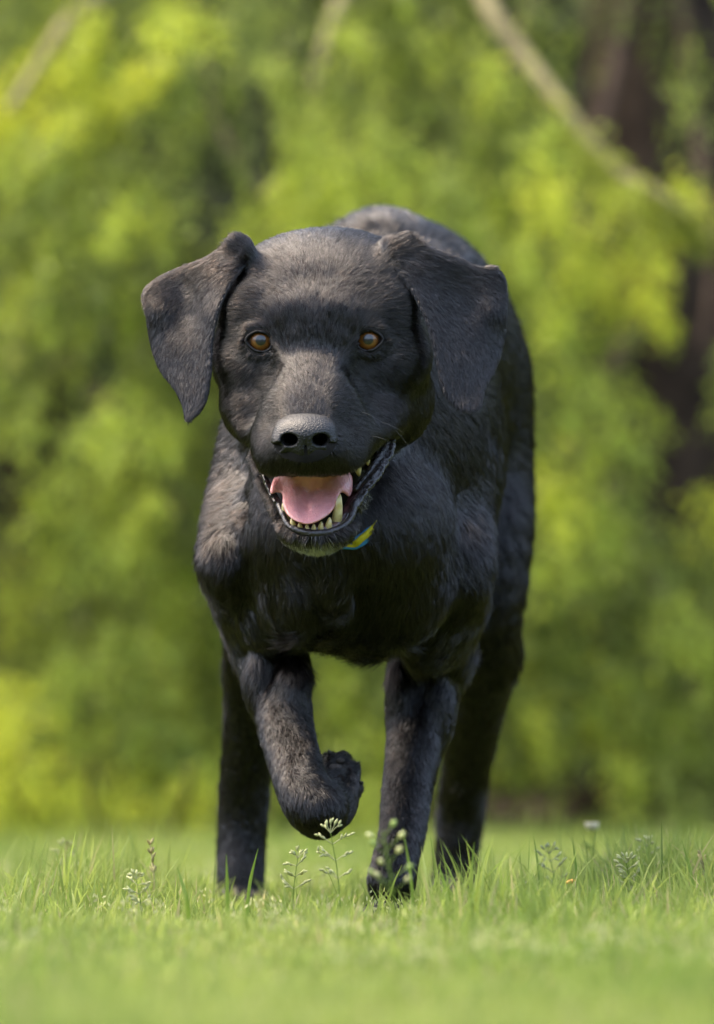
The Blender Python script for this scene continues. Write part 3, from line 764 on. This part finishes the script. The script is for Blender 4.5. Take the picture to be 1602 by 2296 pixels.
def leaf_quads(P, D, L, wd, C):
    n = len(P); D = D / (np.linalg.norm(D, axis=1)[:, None] + 1e-9); R_ = rng.normal(size=(n, 3)); S = np.cross(D, R_); S /= np.linalg.norm(S, axis=1)[:, None] + 1e-9
    m = P + D * (L * .5)[:, None]
    V = np.stack([P, m + S * (wd * .5)[:, None], P + D * L[:, None], m - S * (wd * .5)[:, None]], 1).reshape(-1, 3)
    return V, np.arange(n * 4).reshape(-1, 4), np.repeat(C, 4, 0)
def lawn():
    Vs, Qs, Ts, Cs = [], [], [], []; off = 0
    def add(n, x, y, hm, wm):
        nonlocal off
        n = len(x)
        h = hm * np.exp(rng.normal(0, .30, n)) * (1 + .20 * lowf(x, y, .13, 1) + .10 * lowf(x, y, .6, 2))
        # ranker tufts left and right of where the dog walks
        tuft = np.exp(-((y - 4.35) / .28) ** 2) * (np.exp(-((x + .20) / .065) ** 2) + 1.3 * np.exp(-((x - .235) / .06) ** 2)) + .6 * np.exp(-((y - 3.95) / .15) ** 2) * np.exp(-((x - .09) / .07) ** 2)
        h = np.clip(h * (1 + 1.8 * tuft * rng.uniform(.3, 1.4, n)), .006, .075)
        near_paw = np.zeros(n, bool)
        for (cu, cw) in ((872, -420), (538, -1520), (1015, -2070)):
            p = W((cu, ground_v(cw), cw)); near_paw |= ((x - p[0]) / .026) ** 2 + ((y - p[1] + .01) / .045) ** 2 < 1
        for (cu, cw) in ((872, -420), (538, -1520), (1015, -2070)):      # turf pressed short where the dog has walked
            p = W((cu, ground_v(cw), cw)); h = np.where((np.abs(x - p[0] * y / p[1]) < .024) & (y < p[1]) & (y > p[1] - .7), h * .68, h)
        h = np.where(near_paw, h * .35, h)
        wd = wm * rng.uniform(.6, 1.3, n)
        lean = np.abs(rng.normal(.35, .3, n)); az = rng.uniform(0, 6.28, n); tw = rng.normal(0, .8, n)
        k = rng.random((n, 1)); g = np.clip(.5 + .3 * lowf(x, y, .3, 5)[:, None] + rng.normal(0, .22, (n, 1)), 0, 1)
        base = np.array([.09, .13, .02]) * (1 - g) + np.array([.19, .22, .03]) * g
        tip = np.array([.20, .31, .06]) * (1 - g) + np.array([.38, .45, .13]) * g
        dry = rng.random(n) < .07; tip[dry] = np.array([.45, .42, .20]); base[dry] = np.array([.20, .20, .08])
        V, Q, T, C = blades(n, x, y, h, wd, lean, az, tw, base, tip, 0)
        Vs.append(V); Qs.append(Q + off); Ts.append(T + off); Cs.append(C); off += len(V)
    n = 135000; y = rng.uniform(2.0, 8.2, n); x = rng.uniform(-1, 1, n) * (.066 * y + .10)
    add(n, x, y, .0138, .0021)
    n = 16000; y = rng.uniform(3.4, 4.6, n); x = rng.uniform(-1, 1, n) * (.066 * y + .05); add(n, x, y, .0145, .0013)
    n = 3400; y = rng.uniform(3.4, 5.2, n); x = rng.uniform(-1, 1, n) * (.066 * y + .05); add(n, x, y, .0250, .0018)
    n = 100000; y = rng.uniform(1.2, 8.2, n); x = rng.uniform(-3, 3, n); k = np.abs(x) > .066 * y + .08; add(n, x[k], y[k], .019, .0040)
    n = 16000; y = rng.uniform(8.0, 8.8, n); x = rng.uniform(-3, 3, n); k = rng.random(n) < (8.8 - y) / .8; add(n, x[k], y[k], .022, .003)
    n = 5000; y = rng.uniform(7.3, 8.9, n); x = rng.uniform(-2, 2, n); add(n, x, y, .032, .0035)
    # tiny pale seed heads of annual meadow grass scattered through the turf
    n = 1300; y = rng.uniform(3.1, 5.6, n); x = rng.uniform(-1, 1, n) * (.066 * y + .05); kk = lowf(x, y, .12, 31) > .35; x, y = x[kk], y[kk]
    zt = rng.uniform(.011, .022, len(x)); m_ = 9
    px = np.repeat(x, m_) + rng.normal(0, .0035, len(x) * m_); py = np.repeat(y, m_) + rng.normal(0, .003, len(px)); pz = np.repeat(zt, m_) + rng.normal(0, .004, len(px))
    pc = np.array([.44, .46, .22]) * rng.uniform(.7, 1.2, (len(px), 1))
    V, Q, C = leaf_quads(np.stack([px, py, pz], 1), rng.normal(0, .5, (len(px), 3)) + np.array([0, 0, 1]), rng.uniform(.003, .005, len(px)), rng.uniform(.0014, .0022, len(px)), pc)
    Vs.append(V); Qs.append(Q + off); Cs.append(C); off += len(V)
    Vw, Qw, Tw, Cw = blades(len(x), x, y, zt, np.full(len(x), .0007), np.full(len(x), .1), rng.uniform(0, 6, len(x)), rng.normal(0, .5, len(x)), np.tile(G0, (len(x), 1)), np.tile(G0 * 1.6, (len(x), 1)))
    Vs.append(Vw); Qs.append(Qw + off); Ts.append(Tw + off); Cs.append(Cw); off += len(Vw)
    return tag(mesh_np('grass', np.concatenate(Vs), [np.concatenate(Qs), np.concatenate(Ts)], leaf_mat('grass_blade', .55, .55, .3), attrs={'col': np.concatenate(Cs)}), 'short green lawn grass with a few dry blades', 'grass', kind='stuff')
lawn()

# ------------------------------------------------------------------ weeds and tall stems standing out of the lawn
stem_m = leaf_mat('weed_leaf', .35, .5, .3)
def foot(u, y):     # where a stem seen at u stands, y metres away
    return np.array([(u - 801) * y / FOC, y, 0.0])
def top(u, v, y): return unproj(u, v, y)
def ellips(c, d, L, wd, n=7, m=5):
    d = np.asarray(d, float); d /= np.linalg.norm(d); P = np.array([c + d * L * t for t in np.linspace(0, 1, m)])
    r = wd * np.sin(np.linspace(.12, math.pi - .08, m)) ** .8; return tube(P, r, n)
def merge(parts_):
    V, Q, C = [], [], []; o = 0
    for (v, q), c in parts_: V.append(v); Q.append(q + o); C.append(np.tile(c, (len(v), 1))); o += len(v)
    return np.concatenate(V), [np.concatenate(Q)], np.concatenate(C)
G1, G2, PALE, STRAW, WHITE = np.array([.16, .25, .04]), np.array([.10, .18, .025]), np.array([.50, .52, .26]), np.array([.46, .40, .20]), np.array([.72, .70, .55])
def stalk(name, cat, label, u0, u1, vt, y, kind, group=None, rad=.0006):
    a = foot(u0, y); b = top(u1, vt, y); root = empty(name, a); tag(root, label, cat, group)
    H = b[2]; mid = a * .45 + b * .55 + np.array([(a[0] - b[0]) * .25, rng.normal(0, .004), 0])
    P = spline([a, mid, b], 8); obs = []
    if kind == 'blade':
        n = len(P); wd = np.interp(np.linspace(0, 1, n), [0, .6, 1], [.0022, .0024, .0003]) * rad / .0006
        s_ = np.array([1, .35, 0]); V = np.stack([P - s_ * wd[:, None] / 2, P + np.array([0, .0006, 0]), P + s_ * wd[:, None] / 2], 1).reshape(-1, 3)
        i = np.arange(n - 1)[:, None] * 3; Q = np.concatenate([i + np.array([[0, 1, 4, 3]]), i + np.array([[1, 2, 5, 4]])])
        obs.append(mesh_np('blade', V, [Q], stem_m, attrs={'col': np.tile(G1 * rng.uniform(.7, 1.2), (len(V), 1))}))
    else:
        V, Q = tube(P, np.linspace(rad, rad * .5, len(P)), 6)
        obs.append(mesh_np('stem', V, [Q], stem_m, attrs={'col': np.tile(STRAW if kind == 'dry' else G1, (len(V), 1))}))
        items = []; stems = []
        if kind == 'panicle':          # open grass panicle: hair-thin side branches with small spikelets
            for t, nb in ((.55, 3), (.74, 3), (.9, 2), (1.0, 5)):
                p0 = P[int(t * (len(P) - 1))]
                for k in range(nb):
                    s_ = 1 if (k % 2) else -1
                    d = np.array([s_ * rng.uniform(.5, 1), rng.normal(0, .4), rng.uniform(.25, .9)]); L = H * rng.uniform(.10, .24)
                    if t == 1.0: d = np.array([(k - 2) * .45, rng.normal(0, .3), .9]); L = H * rng.uniform(.08, .13)
                    d /= np.linalg.norm(d); e = p0 + d * L
                    stems.append((tube(np.array([p0, p0 + d * L * .5 + np.array([0, 0, L * .05]), e]), [.0003] * 3, 4), PALE * .8))
                    for q in range(4 if t < 1 else 2): items.append((ellips(p0 + d * L * (1 - .17 * q), d + rng.normal(0, .35, 3), .0042, .0009), PALE * rng.uniform(.8, 1.2)))
        elif kind == 'pods':           # weed with pale bud clusters on short side stalks
            for k in range(10):
                t = .4 + .6 * (k + rng.random()) / 10; p0 = P[int(t * (len(P) - 1))]; s_ = 1 if k % 2 else -1
                d = np.array([s_ * rng.uniform(.5, 1.), rng.normal(0, .6), rng.uniform(.3, .9)]); d /= np.linalg.norm(d); L = rng.uniform(.008, .018) * (1.3 - .7 * t)
                stems.append((tube(np.array([p0, p0 + d * L]), [.0004, .0003], 4), G1)); items.append((ellips(p0 + d * L, d, .0058, .0019), (PALE * 1.1 if k % 3 else np.array([.30, .40, .12])) * rng.uniform(.8, 1.15)))
        elif kind == 'spike':          # dense seed spike
            for k in range(46):
                t = rng.uniform(.5, 1.0); p0 = P[0] + (P[-1] - P[0]) * 0 + P[int(t * (len(P) - 1))]; s_ = 1 if k % 2 else -1
                tg = P[-1] - P[-4]; tg /= np.linalg.norm(tg); d = tg + rng.normal(0, .5, 3)
                items.append((ellips(p0, d, .0052, .0010), PALE * np.array([.7, .9, .7]) * rng.uniform(.6, 1.1)))
        elif kind == 'dry':
            for k in range(16):
                p0 = P[int(rng.uniform(.55, 1.0) * (len(P) - 1))]; items.append((ellips(p0, np.array([rng.normal(0, .45), rng.normal(0, .4), 1]), .006, .0010), STRAW * rng.uniform(.8, 1.3)))
        elif kind == 'flower':
            for k in range(9):
                an = k * 2.4; d = np.array([math.cos(an) * .8, math.sin(an) * .8, .9]); items.append((ellips(P[-1], d, .0085, .0028), WHITE * rng.uniform(.7, 1)))
            for t in (.7, .5): items.append((ellips(P[int(t * (len(P) - 1))], np.array([-1 if t > .6 else 1, .2, .6]), .014, .002), G1))
        if stems:
            V, Q, C = merge(stems); obs.append(mesh_np('side_stem', V, Q, stem_m, attrs={'col': C}))
        if items:
            V, Q, C = merge(items); obs.append(mesh_np('flower_head' if kind == 'flower' else 'seed_head', V, Q, stem_m, attrs={'col': C}))
    hang(root, obs)
stalk('meadow_grass_stalk', 'grass stalk', 'thin upright grass stalk with an open forked seed head just below the lifted paw', 766, 742, 1868, 3.98, 'panicle')
stalk('budding_weed', 'weed', 'weed with clusters of pale round buds in front of the standing forepaw', 888, 858, 1862, 3.62, 'pods', rad=.0009)
stalk('dry_grass_stalk', 'grass stalk', 'straw coloured dry seed stalk to the left of the dog', 352, 336, 1884, 4.22, 'dry', rad=.0008)
stalk('white_flower', 'flower', 'small blurred white flower on a green stem right of the dog', 1342, 1328, 1862, 4.75, 'flower', rad=.0013)
stalk('seed_spike', 'grass stalk', 'dense green seed spike leaning right beside the right hind paw', 1130, 1212, 1952, 4.08, 'spike', rad=.0007)
stalk('meadow_grass_stalk', 'grass stalk', 'short pale seed head on a thin stalk at the far right', 1418, 1405, 1935, 4.15, 'panicle')
stalk('meadow_grass_stalk', 'grass stalk', 'low whitish forked seed head at the left in the sharp grass', 322, 306, 1972, 4.0, 'panicle')
stalk('meadow_grass_stalk', 'grass stalk', 'soft pale seed head in the tall tuft at the far left', 160, 150, 1905, 4.45, 'panicle')
stalk('seed_spike', 'grass stalk', 'small pale seed spike left of the left hind paw', 478, 484, 1938, 3.9, 'spike', rad=.0006)
for lb, u0, u1, vt, y, r in [('tall curved grass blade rising in front of the left hind paw', 552, 579, 1903, 4.02, .0006), ('straight grass blade overlapping the inner side of the left hind leg', 512, 508, 1915, 3.93, .0006), ('tall brownish grass blade crossing the standing foreleg', 930, 903, 1856, 3.86, .0005),
        ('narrow upright grass blade right of the white flower', 1480, 1484, 1842, 4.16, .0006), ('grass blade leaning left near the right edge', 1560, 1530, 1885, 4.1, .0006), ('dark green grass blade leaning left of the dog', 428, 398, 1944, 3.98, .0008),
        ('bent grass blade between the standing forepaw and right hind paw', 1012, 984, 1938, 3.97, .0008), ('thin blade standing left of the white flower', 1297, 1284, 1878, 4.2, .0005), ('pale blade in front of the right hind leg', 1052, 1064, 1888, 3.9, .0006)]:
    stalk('grass_blade', 'grass blade', lb, u0, u1, vt, y, 'blade', rad=r)
stalk('meadow_grass_stalk', 'grass stalk', 'fine pale grass seed head between the white flower and the right hind paw', 1250, 1232, 1915, 4.25, 'panicle')
stalk('meadow_grass_stalk', 'grass stalk', 'fine pale grass seed head left of the lifted paw, behind the turf', 655, 668, 1925, 4.15, 'panicle')
stalk('meadow_grass_stalk', 'grass stalk', 'pale seed head in the tall tuft right of the white flower', 1462, 1450, 1900, 4.3, 'panicle')
stalk('dry_grass_stalk', 'grass stalk', 'straw coloured seed stalk at the right edge of the lawn', 1585, 1570, 1900, 4.2, 'dry', rad=.0007)
pet = tag(mesh_np('fallen_petal', *(lambda V, Q, C: (V, Q))(*merge([(ellips(top(1268, 1980, 4.02), np.array([1, 0, .3]), .0075, .0016), STRAW)])), noise_mat('orange_petal', (.55, .22, .04), (.70, .36, .08), 300, .6)), 'tiny orange petal caught in the grass right of the dog', 'petal')

# ------------------------------------------------------------------ trees behind the lawn
leaf_m = leaf_mat('conifer_foliage', .5, .55, .25)
bark = noise_mat('brown_bark', (.020, .012, .008), (.055, .036, .024), 18, .9, .9, .2, 60)
bark_l = noise_mat('pale_branch_bark', (.15, .125, .06), (.23, .20, .10), 30, .8, .6, .2, 90)
NEW, YEL, MID, DRK = np.array([.44, .55, .07]), np.array([.54, .57, .06]), np.array([.19, .24, .06]), np.array([.04, .055, .015])
def spray(acc, p, d, length, n, c, ln=.024, spread=.03):
    # a drooping shoot: leaves along a curve that bends down towards its tip
    t = rng.random(n) ** .8
    P = p + d * (length * t)[:, None] + np.array([0, 0, -1.]) * (.45 * length * t ** 2)[:, None]
    off = rng.normal(0, 1, (n, 3)); P = P + off * spread * .5
    D = off * .8 + d + np.array([0, 0, -.5])
    C = c * rng.uniform(.6, 1.35, (n, 1)) * np.array([1, 1, 1.]) 
    acc.append((P, D, ln * rng.uniform(.6, 1.3, n), ln * .36 * rng.uniform(.7, 1.3, n), C))
def crown(name, acc, parent):
    P, D, L, wd, C = [np.concatenate([a[i] for a in acc]) for i in range(5)]
    V, Q, C = leaf_quads(P, D, L, wd, C)
    o = mesh_np(name, V, [Q], leaf_m, smooth=False, attrs={'col': C}); hang(parent, [o]); return o
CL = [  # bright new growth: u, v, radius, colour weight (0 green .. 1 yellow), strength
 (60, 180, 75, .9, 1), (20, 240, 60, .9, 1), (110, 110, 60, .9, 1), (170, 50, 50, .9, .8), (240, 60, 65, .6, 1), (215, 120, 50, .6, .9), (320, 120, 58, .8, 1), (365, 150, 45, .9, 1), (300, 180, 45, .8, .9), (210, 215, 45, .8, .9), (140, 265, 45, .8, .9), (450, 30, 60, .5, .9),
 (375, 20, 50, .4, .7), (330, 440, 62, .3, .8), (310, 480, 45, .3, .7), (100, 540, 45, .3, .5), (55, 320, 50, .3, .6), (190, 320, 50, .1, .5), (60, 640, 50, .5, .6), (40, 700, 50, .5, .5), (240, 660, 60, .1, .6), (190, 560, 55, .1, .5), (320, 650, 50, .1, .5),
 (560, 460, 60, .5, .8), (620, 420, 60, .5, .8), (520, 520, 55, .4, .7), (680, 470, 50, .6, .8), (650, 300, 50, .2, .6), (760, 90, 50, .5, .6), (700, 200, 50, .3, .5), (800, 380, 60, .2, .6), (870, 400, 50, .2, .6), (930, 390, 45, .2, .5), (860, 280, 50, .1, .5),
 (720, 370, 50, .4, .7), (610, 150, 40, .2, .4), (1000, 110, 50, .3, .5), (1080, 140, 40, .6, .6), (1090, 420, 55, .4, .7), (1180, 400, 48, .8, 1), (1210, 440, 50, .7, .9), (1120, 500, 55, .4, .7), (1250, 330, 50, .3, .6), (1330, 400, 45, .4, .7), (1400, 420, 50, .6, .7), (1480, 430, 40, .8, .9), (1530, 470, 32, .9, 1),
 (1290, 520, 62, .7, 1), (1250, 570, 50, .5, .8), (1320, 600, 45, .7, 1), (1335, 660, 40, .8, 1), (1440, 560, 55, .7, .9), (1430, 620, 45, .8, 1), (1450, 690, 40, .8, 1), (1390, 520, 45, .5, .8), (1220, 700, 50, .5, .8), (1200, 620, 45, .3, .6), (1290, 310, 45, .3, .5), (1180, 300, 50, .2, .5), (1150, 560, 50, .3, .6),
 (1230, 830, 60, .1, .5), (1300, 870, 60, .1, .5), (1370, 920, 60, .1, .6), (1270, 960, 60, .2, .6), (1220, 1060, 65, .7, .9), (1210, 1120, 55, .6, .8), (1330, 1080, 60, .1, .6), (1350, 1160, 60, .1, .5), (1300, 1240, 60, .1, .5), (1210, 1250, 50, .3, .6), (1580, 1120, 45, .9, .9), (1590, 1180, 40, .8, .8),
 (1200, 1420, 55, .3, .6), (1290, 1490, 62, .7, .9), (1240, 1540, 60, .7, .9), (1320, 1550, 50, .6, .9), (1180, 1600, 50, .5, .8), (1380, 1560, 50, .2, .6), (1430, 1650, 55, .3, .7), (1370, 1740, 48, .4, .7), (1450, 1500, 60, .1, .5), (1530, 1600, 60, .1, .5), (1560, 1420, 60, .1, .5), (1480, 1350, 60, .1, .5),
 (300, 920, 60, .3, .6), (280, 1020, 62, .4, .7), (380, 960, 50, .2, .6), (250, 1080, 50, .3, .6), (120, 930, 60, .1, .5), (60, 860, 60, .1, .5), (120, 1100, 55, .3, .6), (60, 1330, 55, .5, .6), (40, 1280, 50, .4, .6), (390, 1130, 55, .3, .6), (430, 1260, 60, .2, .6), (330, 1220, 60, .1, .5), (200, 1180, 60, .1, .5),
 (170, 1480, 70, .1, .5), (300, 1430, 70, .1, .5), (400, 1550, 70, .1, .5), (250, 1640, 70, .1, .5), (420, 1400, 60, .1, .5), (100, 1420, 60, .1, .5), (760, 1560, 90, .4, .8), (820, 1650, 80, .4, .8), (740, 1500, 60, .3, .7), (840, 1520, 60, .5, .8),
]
BUSH = [(20, 1560, 80, .7, 1), (30, 1650, 90, .8, 1), (90, 1720, 80, .8, 1), (180, 1760, 70, .7, .9), (300, 1740, 70, .5, .8), (450, 1780, 60, .8, 1), (380, 1800, 60, .6, .9), (60, 1800, 70, .5, .8), (230, 1810, 60, .4, .8), (480, 1720, 50, .3, .7), (700, 1760, 60, .4, .7), (600, 1700, 50, .2, .6), (830, 1780, 60, .3, .6)]
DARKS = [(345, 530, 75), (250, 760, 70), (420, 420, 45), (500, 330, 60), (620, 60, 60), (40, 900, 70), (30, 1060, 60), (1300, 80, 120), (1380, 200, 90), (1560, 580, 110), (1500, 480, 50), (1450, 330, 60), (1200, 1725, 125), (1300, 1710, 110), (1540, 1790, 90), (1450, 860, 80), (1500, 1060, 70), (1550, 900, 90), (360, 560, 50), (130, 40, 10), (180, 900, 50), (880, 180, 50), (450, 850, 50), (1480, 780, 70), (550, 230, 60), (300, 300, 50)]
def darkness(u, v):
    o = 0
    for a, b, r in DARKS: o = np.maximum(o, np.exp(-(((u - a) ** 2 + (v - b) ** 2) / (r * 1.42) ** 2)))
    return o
accL, accR, accB = [], [], []
def pt(u, v, y): return unproj(u, v, y)
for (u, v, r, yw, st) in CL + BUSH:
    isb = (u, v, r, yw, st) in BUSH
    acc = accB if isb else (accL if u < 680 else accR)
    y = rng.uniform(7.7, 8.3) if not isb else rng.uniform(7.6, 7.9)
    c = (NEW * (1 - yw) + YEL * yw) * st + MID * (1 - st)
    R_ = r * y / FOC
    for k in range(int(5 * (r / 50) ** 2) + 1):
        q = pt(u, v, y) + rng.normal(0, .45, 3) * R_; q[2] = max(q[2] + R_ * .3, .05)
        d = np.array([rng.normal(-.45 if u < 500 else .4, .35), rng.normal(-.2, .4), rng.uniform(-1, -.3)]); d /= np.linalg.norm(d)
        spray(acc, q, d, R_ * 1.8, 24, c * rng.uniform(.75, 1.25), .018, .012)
# deeper, greener boughs in hanging tiers; thin where the photograph looks into the dark
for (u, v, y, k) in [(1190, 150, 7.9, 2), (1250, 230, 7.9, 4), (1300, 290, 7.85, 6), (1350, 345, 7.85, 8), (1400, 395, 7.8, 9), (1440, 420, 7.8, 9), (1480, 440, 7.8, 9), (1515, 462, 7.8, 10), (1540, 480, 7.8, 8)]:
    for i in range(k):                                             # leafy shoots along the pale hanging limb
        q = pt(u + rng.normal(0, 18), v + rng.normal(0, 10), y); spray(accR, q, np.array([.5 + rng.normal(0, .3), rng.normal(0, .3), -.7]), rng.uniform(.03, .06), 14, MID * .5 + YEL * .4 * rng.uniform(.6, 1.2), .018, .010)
n_b = 0
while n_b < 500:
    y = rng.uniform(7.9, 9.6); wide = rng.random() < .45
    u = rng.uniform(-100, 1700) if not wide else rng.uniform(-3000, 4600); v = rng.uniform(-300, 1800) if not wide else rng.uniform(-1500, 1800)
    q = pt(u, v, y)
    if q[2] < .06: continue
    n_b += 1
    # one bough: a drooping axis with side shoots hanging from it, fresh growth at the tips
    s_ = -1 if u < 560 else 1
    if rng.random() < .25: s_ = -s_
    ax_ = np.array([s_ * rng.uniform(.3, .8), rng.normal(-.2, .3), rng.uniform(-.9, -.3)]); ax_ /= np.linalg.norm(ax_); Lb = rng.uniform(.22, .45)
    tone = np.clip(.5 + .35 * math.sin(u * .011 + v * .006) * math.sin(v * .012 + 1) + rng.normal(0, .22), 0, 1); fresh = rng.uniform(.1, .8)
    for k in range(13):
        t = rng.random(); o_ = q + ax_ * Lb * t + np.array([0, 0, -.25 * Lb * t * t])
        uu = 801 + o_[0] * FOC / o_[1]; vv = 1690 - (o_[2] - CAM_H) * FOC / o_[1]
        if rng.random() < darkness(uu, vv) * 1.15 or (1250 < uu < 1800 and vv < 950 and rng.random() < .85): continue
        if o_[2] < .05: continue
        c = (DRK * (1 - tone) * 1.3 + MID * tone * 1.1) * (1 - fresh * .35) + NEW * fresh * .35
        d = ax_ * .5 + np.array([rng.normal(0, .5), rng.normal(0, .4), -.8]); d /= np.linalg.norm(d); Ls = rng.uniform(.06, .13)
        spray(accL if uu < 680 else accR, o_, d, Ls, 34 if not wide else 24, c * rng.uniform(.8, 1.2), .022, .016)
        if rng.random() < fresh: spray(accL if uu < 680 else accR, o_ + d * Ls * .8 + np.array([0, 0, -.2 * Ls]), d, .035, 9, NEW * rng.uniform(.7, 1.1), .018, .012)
def limb(name, pts3, r0, r1, mat, parent):
    P = spline(pts3, 8); o = tube_ob(name, P, np.linspace(r0, r1, len(P)), mat, n=10); hang(parent, [o]); return o
treeR = empty('conifer_tree', (.50, 9.3, .03)); tag(treeR, 'drooping green conifer on the right with a dark trunk and pale hanging limb', 'tree')
treeL = empty('conifer_tree', (-.62, 9.6, .03)); tag(treeL, 'leafy conifer on the left with yellow-green shoots hanging at the top corner', 'tree')
crown('crown', accR, treeR); crown('crown', accL, treeL)
tR = [(.50, 9.3, -.05), (.50, 9.3, .5), (.49, 9.32, 1.2), (.47, 9.35, 2.4), (.46, 9.35, 4.5)]
limb('trunk', tR, .17, .07, bark, treeR)
limb('trunk', [(-.62, 9.6, -.05), (-.6, 9.6, .8), (-.62, 9.6, 2.2), (-.6, 9.6, 4.3)], .15, .06, bark, treeL)
def from_trunk(tx, ty, zt, uvs, r0, r1, mat, parent, yy=9.0):
    Q = [pt(u, v, y) for u, v, y in uvs]; limb('limb', [np.array([tx, ty, zt])] + Q, r0, r1, mat, parent)
from_trunk(.47, 9.33, 2.0, [(1000, -320, 8.50), (1085, -10, 8.10), (1180, 130, 8.00), (1290, 275, 7.90), (1380, 380, 7.85), (1470, 430, 7.80), (1545, 478, 7.80)], .016, .005, bark_l, treeR)
from_trunk(.48, 9.33, 1.5, [(1290, 640, 8.50), (1390, 1150, 8.20), (1450, 1270, 8.10), (1510, 1420, 8.05), (1560, 1560, 8.00)], .012, .004, bark, treeR)
from_trunk(.47, 9.33, 2.1, [(900, -280, 8.80), (770, -10, 8.40), (720, 130, 8.30), (690, 280, 8.25)], .014, .006, bark_l, treeR)
from_trunk(.47, 9.33, 1.9, [(1560, 250, 9.00), (1590, 480, 8.70), (1596, 640, 8.60), (1570, 800, 8.50)], .014, .006, bark, treeR)
from_trunk(.49, 9.33, .9, [(1300, 1000, 8.90), (1190, 1150, 8.40), (1230, 1450, 8.20)], .02, .006, bark, treeR)
from_trunk(.47, 9.33, 1.8, [(1100, 240, 8.90), (960, 420, 8.60), (850, 560, 8.40)], .02, .006, bark, treeR)
from_trunk(-.6, 9.6, 2.0, [(300, -150, 8.90), (150, 50, 8.20), (20, 250, 7.90)], .02, .006, bark_l, treeL)
from_trunk(-.6, 9.6, 1.9, [(400, -100, 8.90), (480, 250, 8.40), (600, 460, 8.20)], .011, .004, bark, treeL)
from_trunk(-.6, 9.6, 1.3, [(100, 500, 8.90), (60, 650, 8.40), (30, 850, 8.20)], .02, .006, bark_l, treeL)
from_trunk(-.6, 9.6, .9, [(300, 980, 8.90), (400, 1150, 8.40), (430, 1300, 8.20)], .018, .006, bark, treeL)
bush = empty('shrub', pt(200, 1850, 7.75) * np.array([1, 1, 0])); tag(bush, 'low bright yellow-green shrub at the foot of the left tree', 'shrub')
crown('foliage', accB, bush)
for u in (30, 200, 420, 640): limb('stem', [pt(u * .6 + 120, 1842, 7.8) * np.array([1, 1, 0]), pt(u, 1780, 7.75), pt(u + 10, 1700, 7.75)], .006, .002, bark, bush)
# dark wood filling the space behind
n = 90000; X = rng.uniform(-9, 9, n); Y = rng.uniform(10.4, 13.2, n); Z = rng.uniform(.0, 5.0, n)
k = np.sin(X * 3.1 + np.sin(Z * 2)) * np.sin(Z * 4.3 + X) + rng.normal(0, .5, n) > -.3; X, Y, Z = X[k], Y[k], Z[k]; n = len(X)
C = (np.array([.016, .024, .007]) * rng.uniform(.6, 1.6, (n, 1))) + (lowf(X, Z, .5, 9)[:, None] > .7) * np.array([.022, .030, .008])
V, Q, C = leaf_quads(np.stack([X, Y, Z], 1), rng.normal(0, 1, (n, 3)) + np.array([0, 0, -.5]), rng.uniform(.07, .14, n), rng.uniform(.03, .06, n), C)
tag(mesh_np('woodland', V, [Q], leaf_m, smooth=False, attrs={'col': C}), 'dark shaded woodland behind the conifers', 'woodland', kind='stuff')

# tree line on the other side of the lawn, at the photographer's back
n = 60000; A = rng.uniform(-1.9, 1.9, n) + math.pi * 1.5; Rr = rng.uniform(9.5, 12.5, n); Z = rng.uniform(0, 2.8, n) * (1 + .25 * np.sin(A * 9) + .15 * np.sin(A * 23)); X = np.cos(A) * Rr; Y = np.sin(A) * Rr + 2
C = np.array([.03, .045, .012]) * rng.uniform(.5, 1.6, (n, 1))
V, Q, C = leaf_quads(np.stack([X, Y, Z], 1), rng.normal(0, 1, (n, 3)) + np.array([0, 0, -.4]), rng.uniform(.14, .3, n), rng.uniform(.09, .16, n), C)
tag(mesh_np('woodland', V, [Q], leaf_m, smooth=False, attrs={'col': C}), 'leafy woodland edge behind the viewer, across the lawn', 'woodland', kind='stuff')
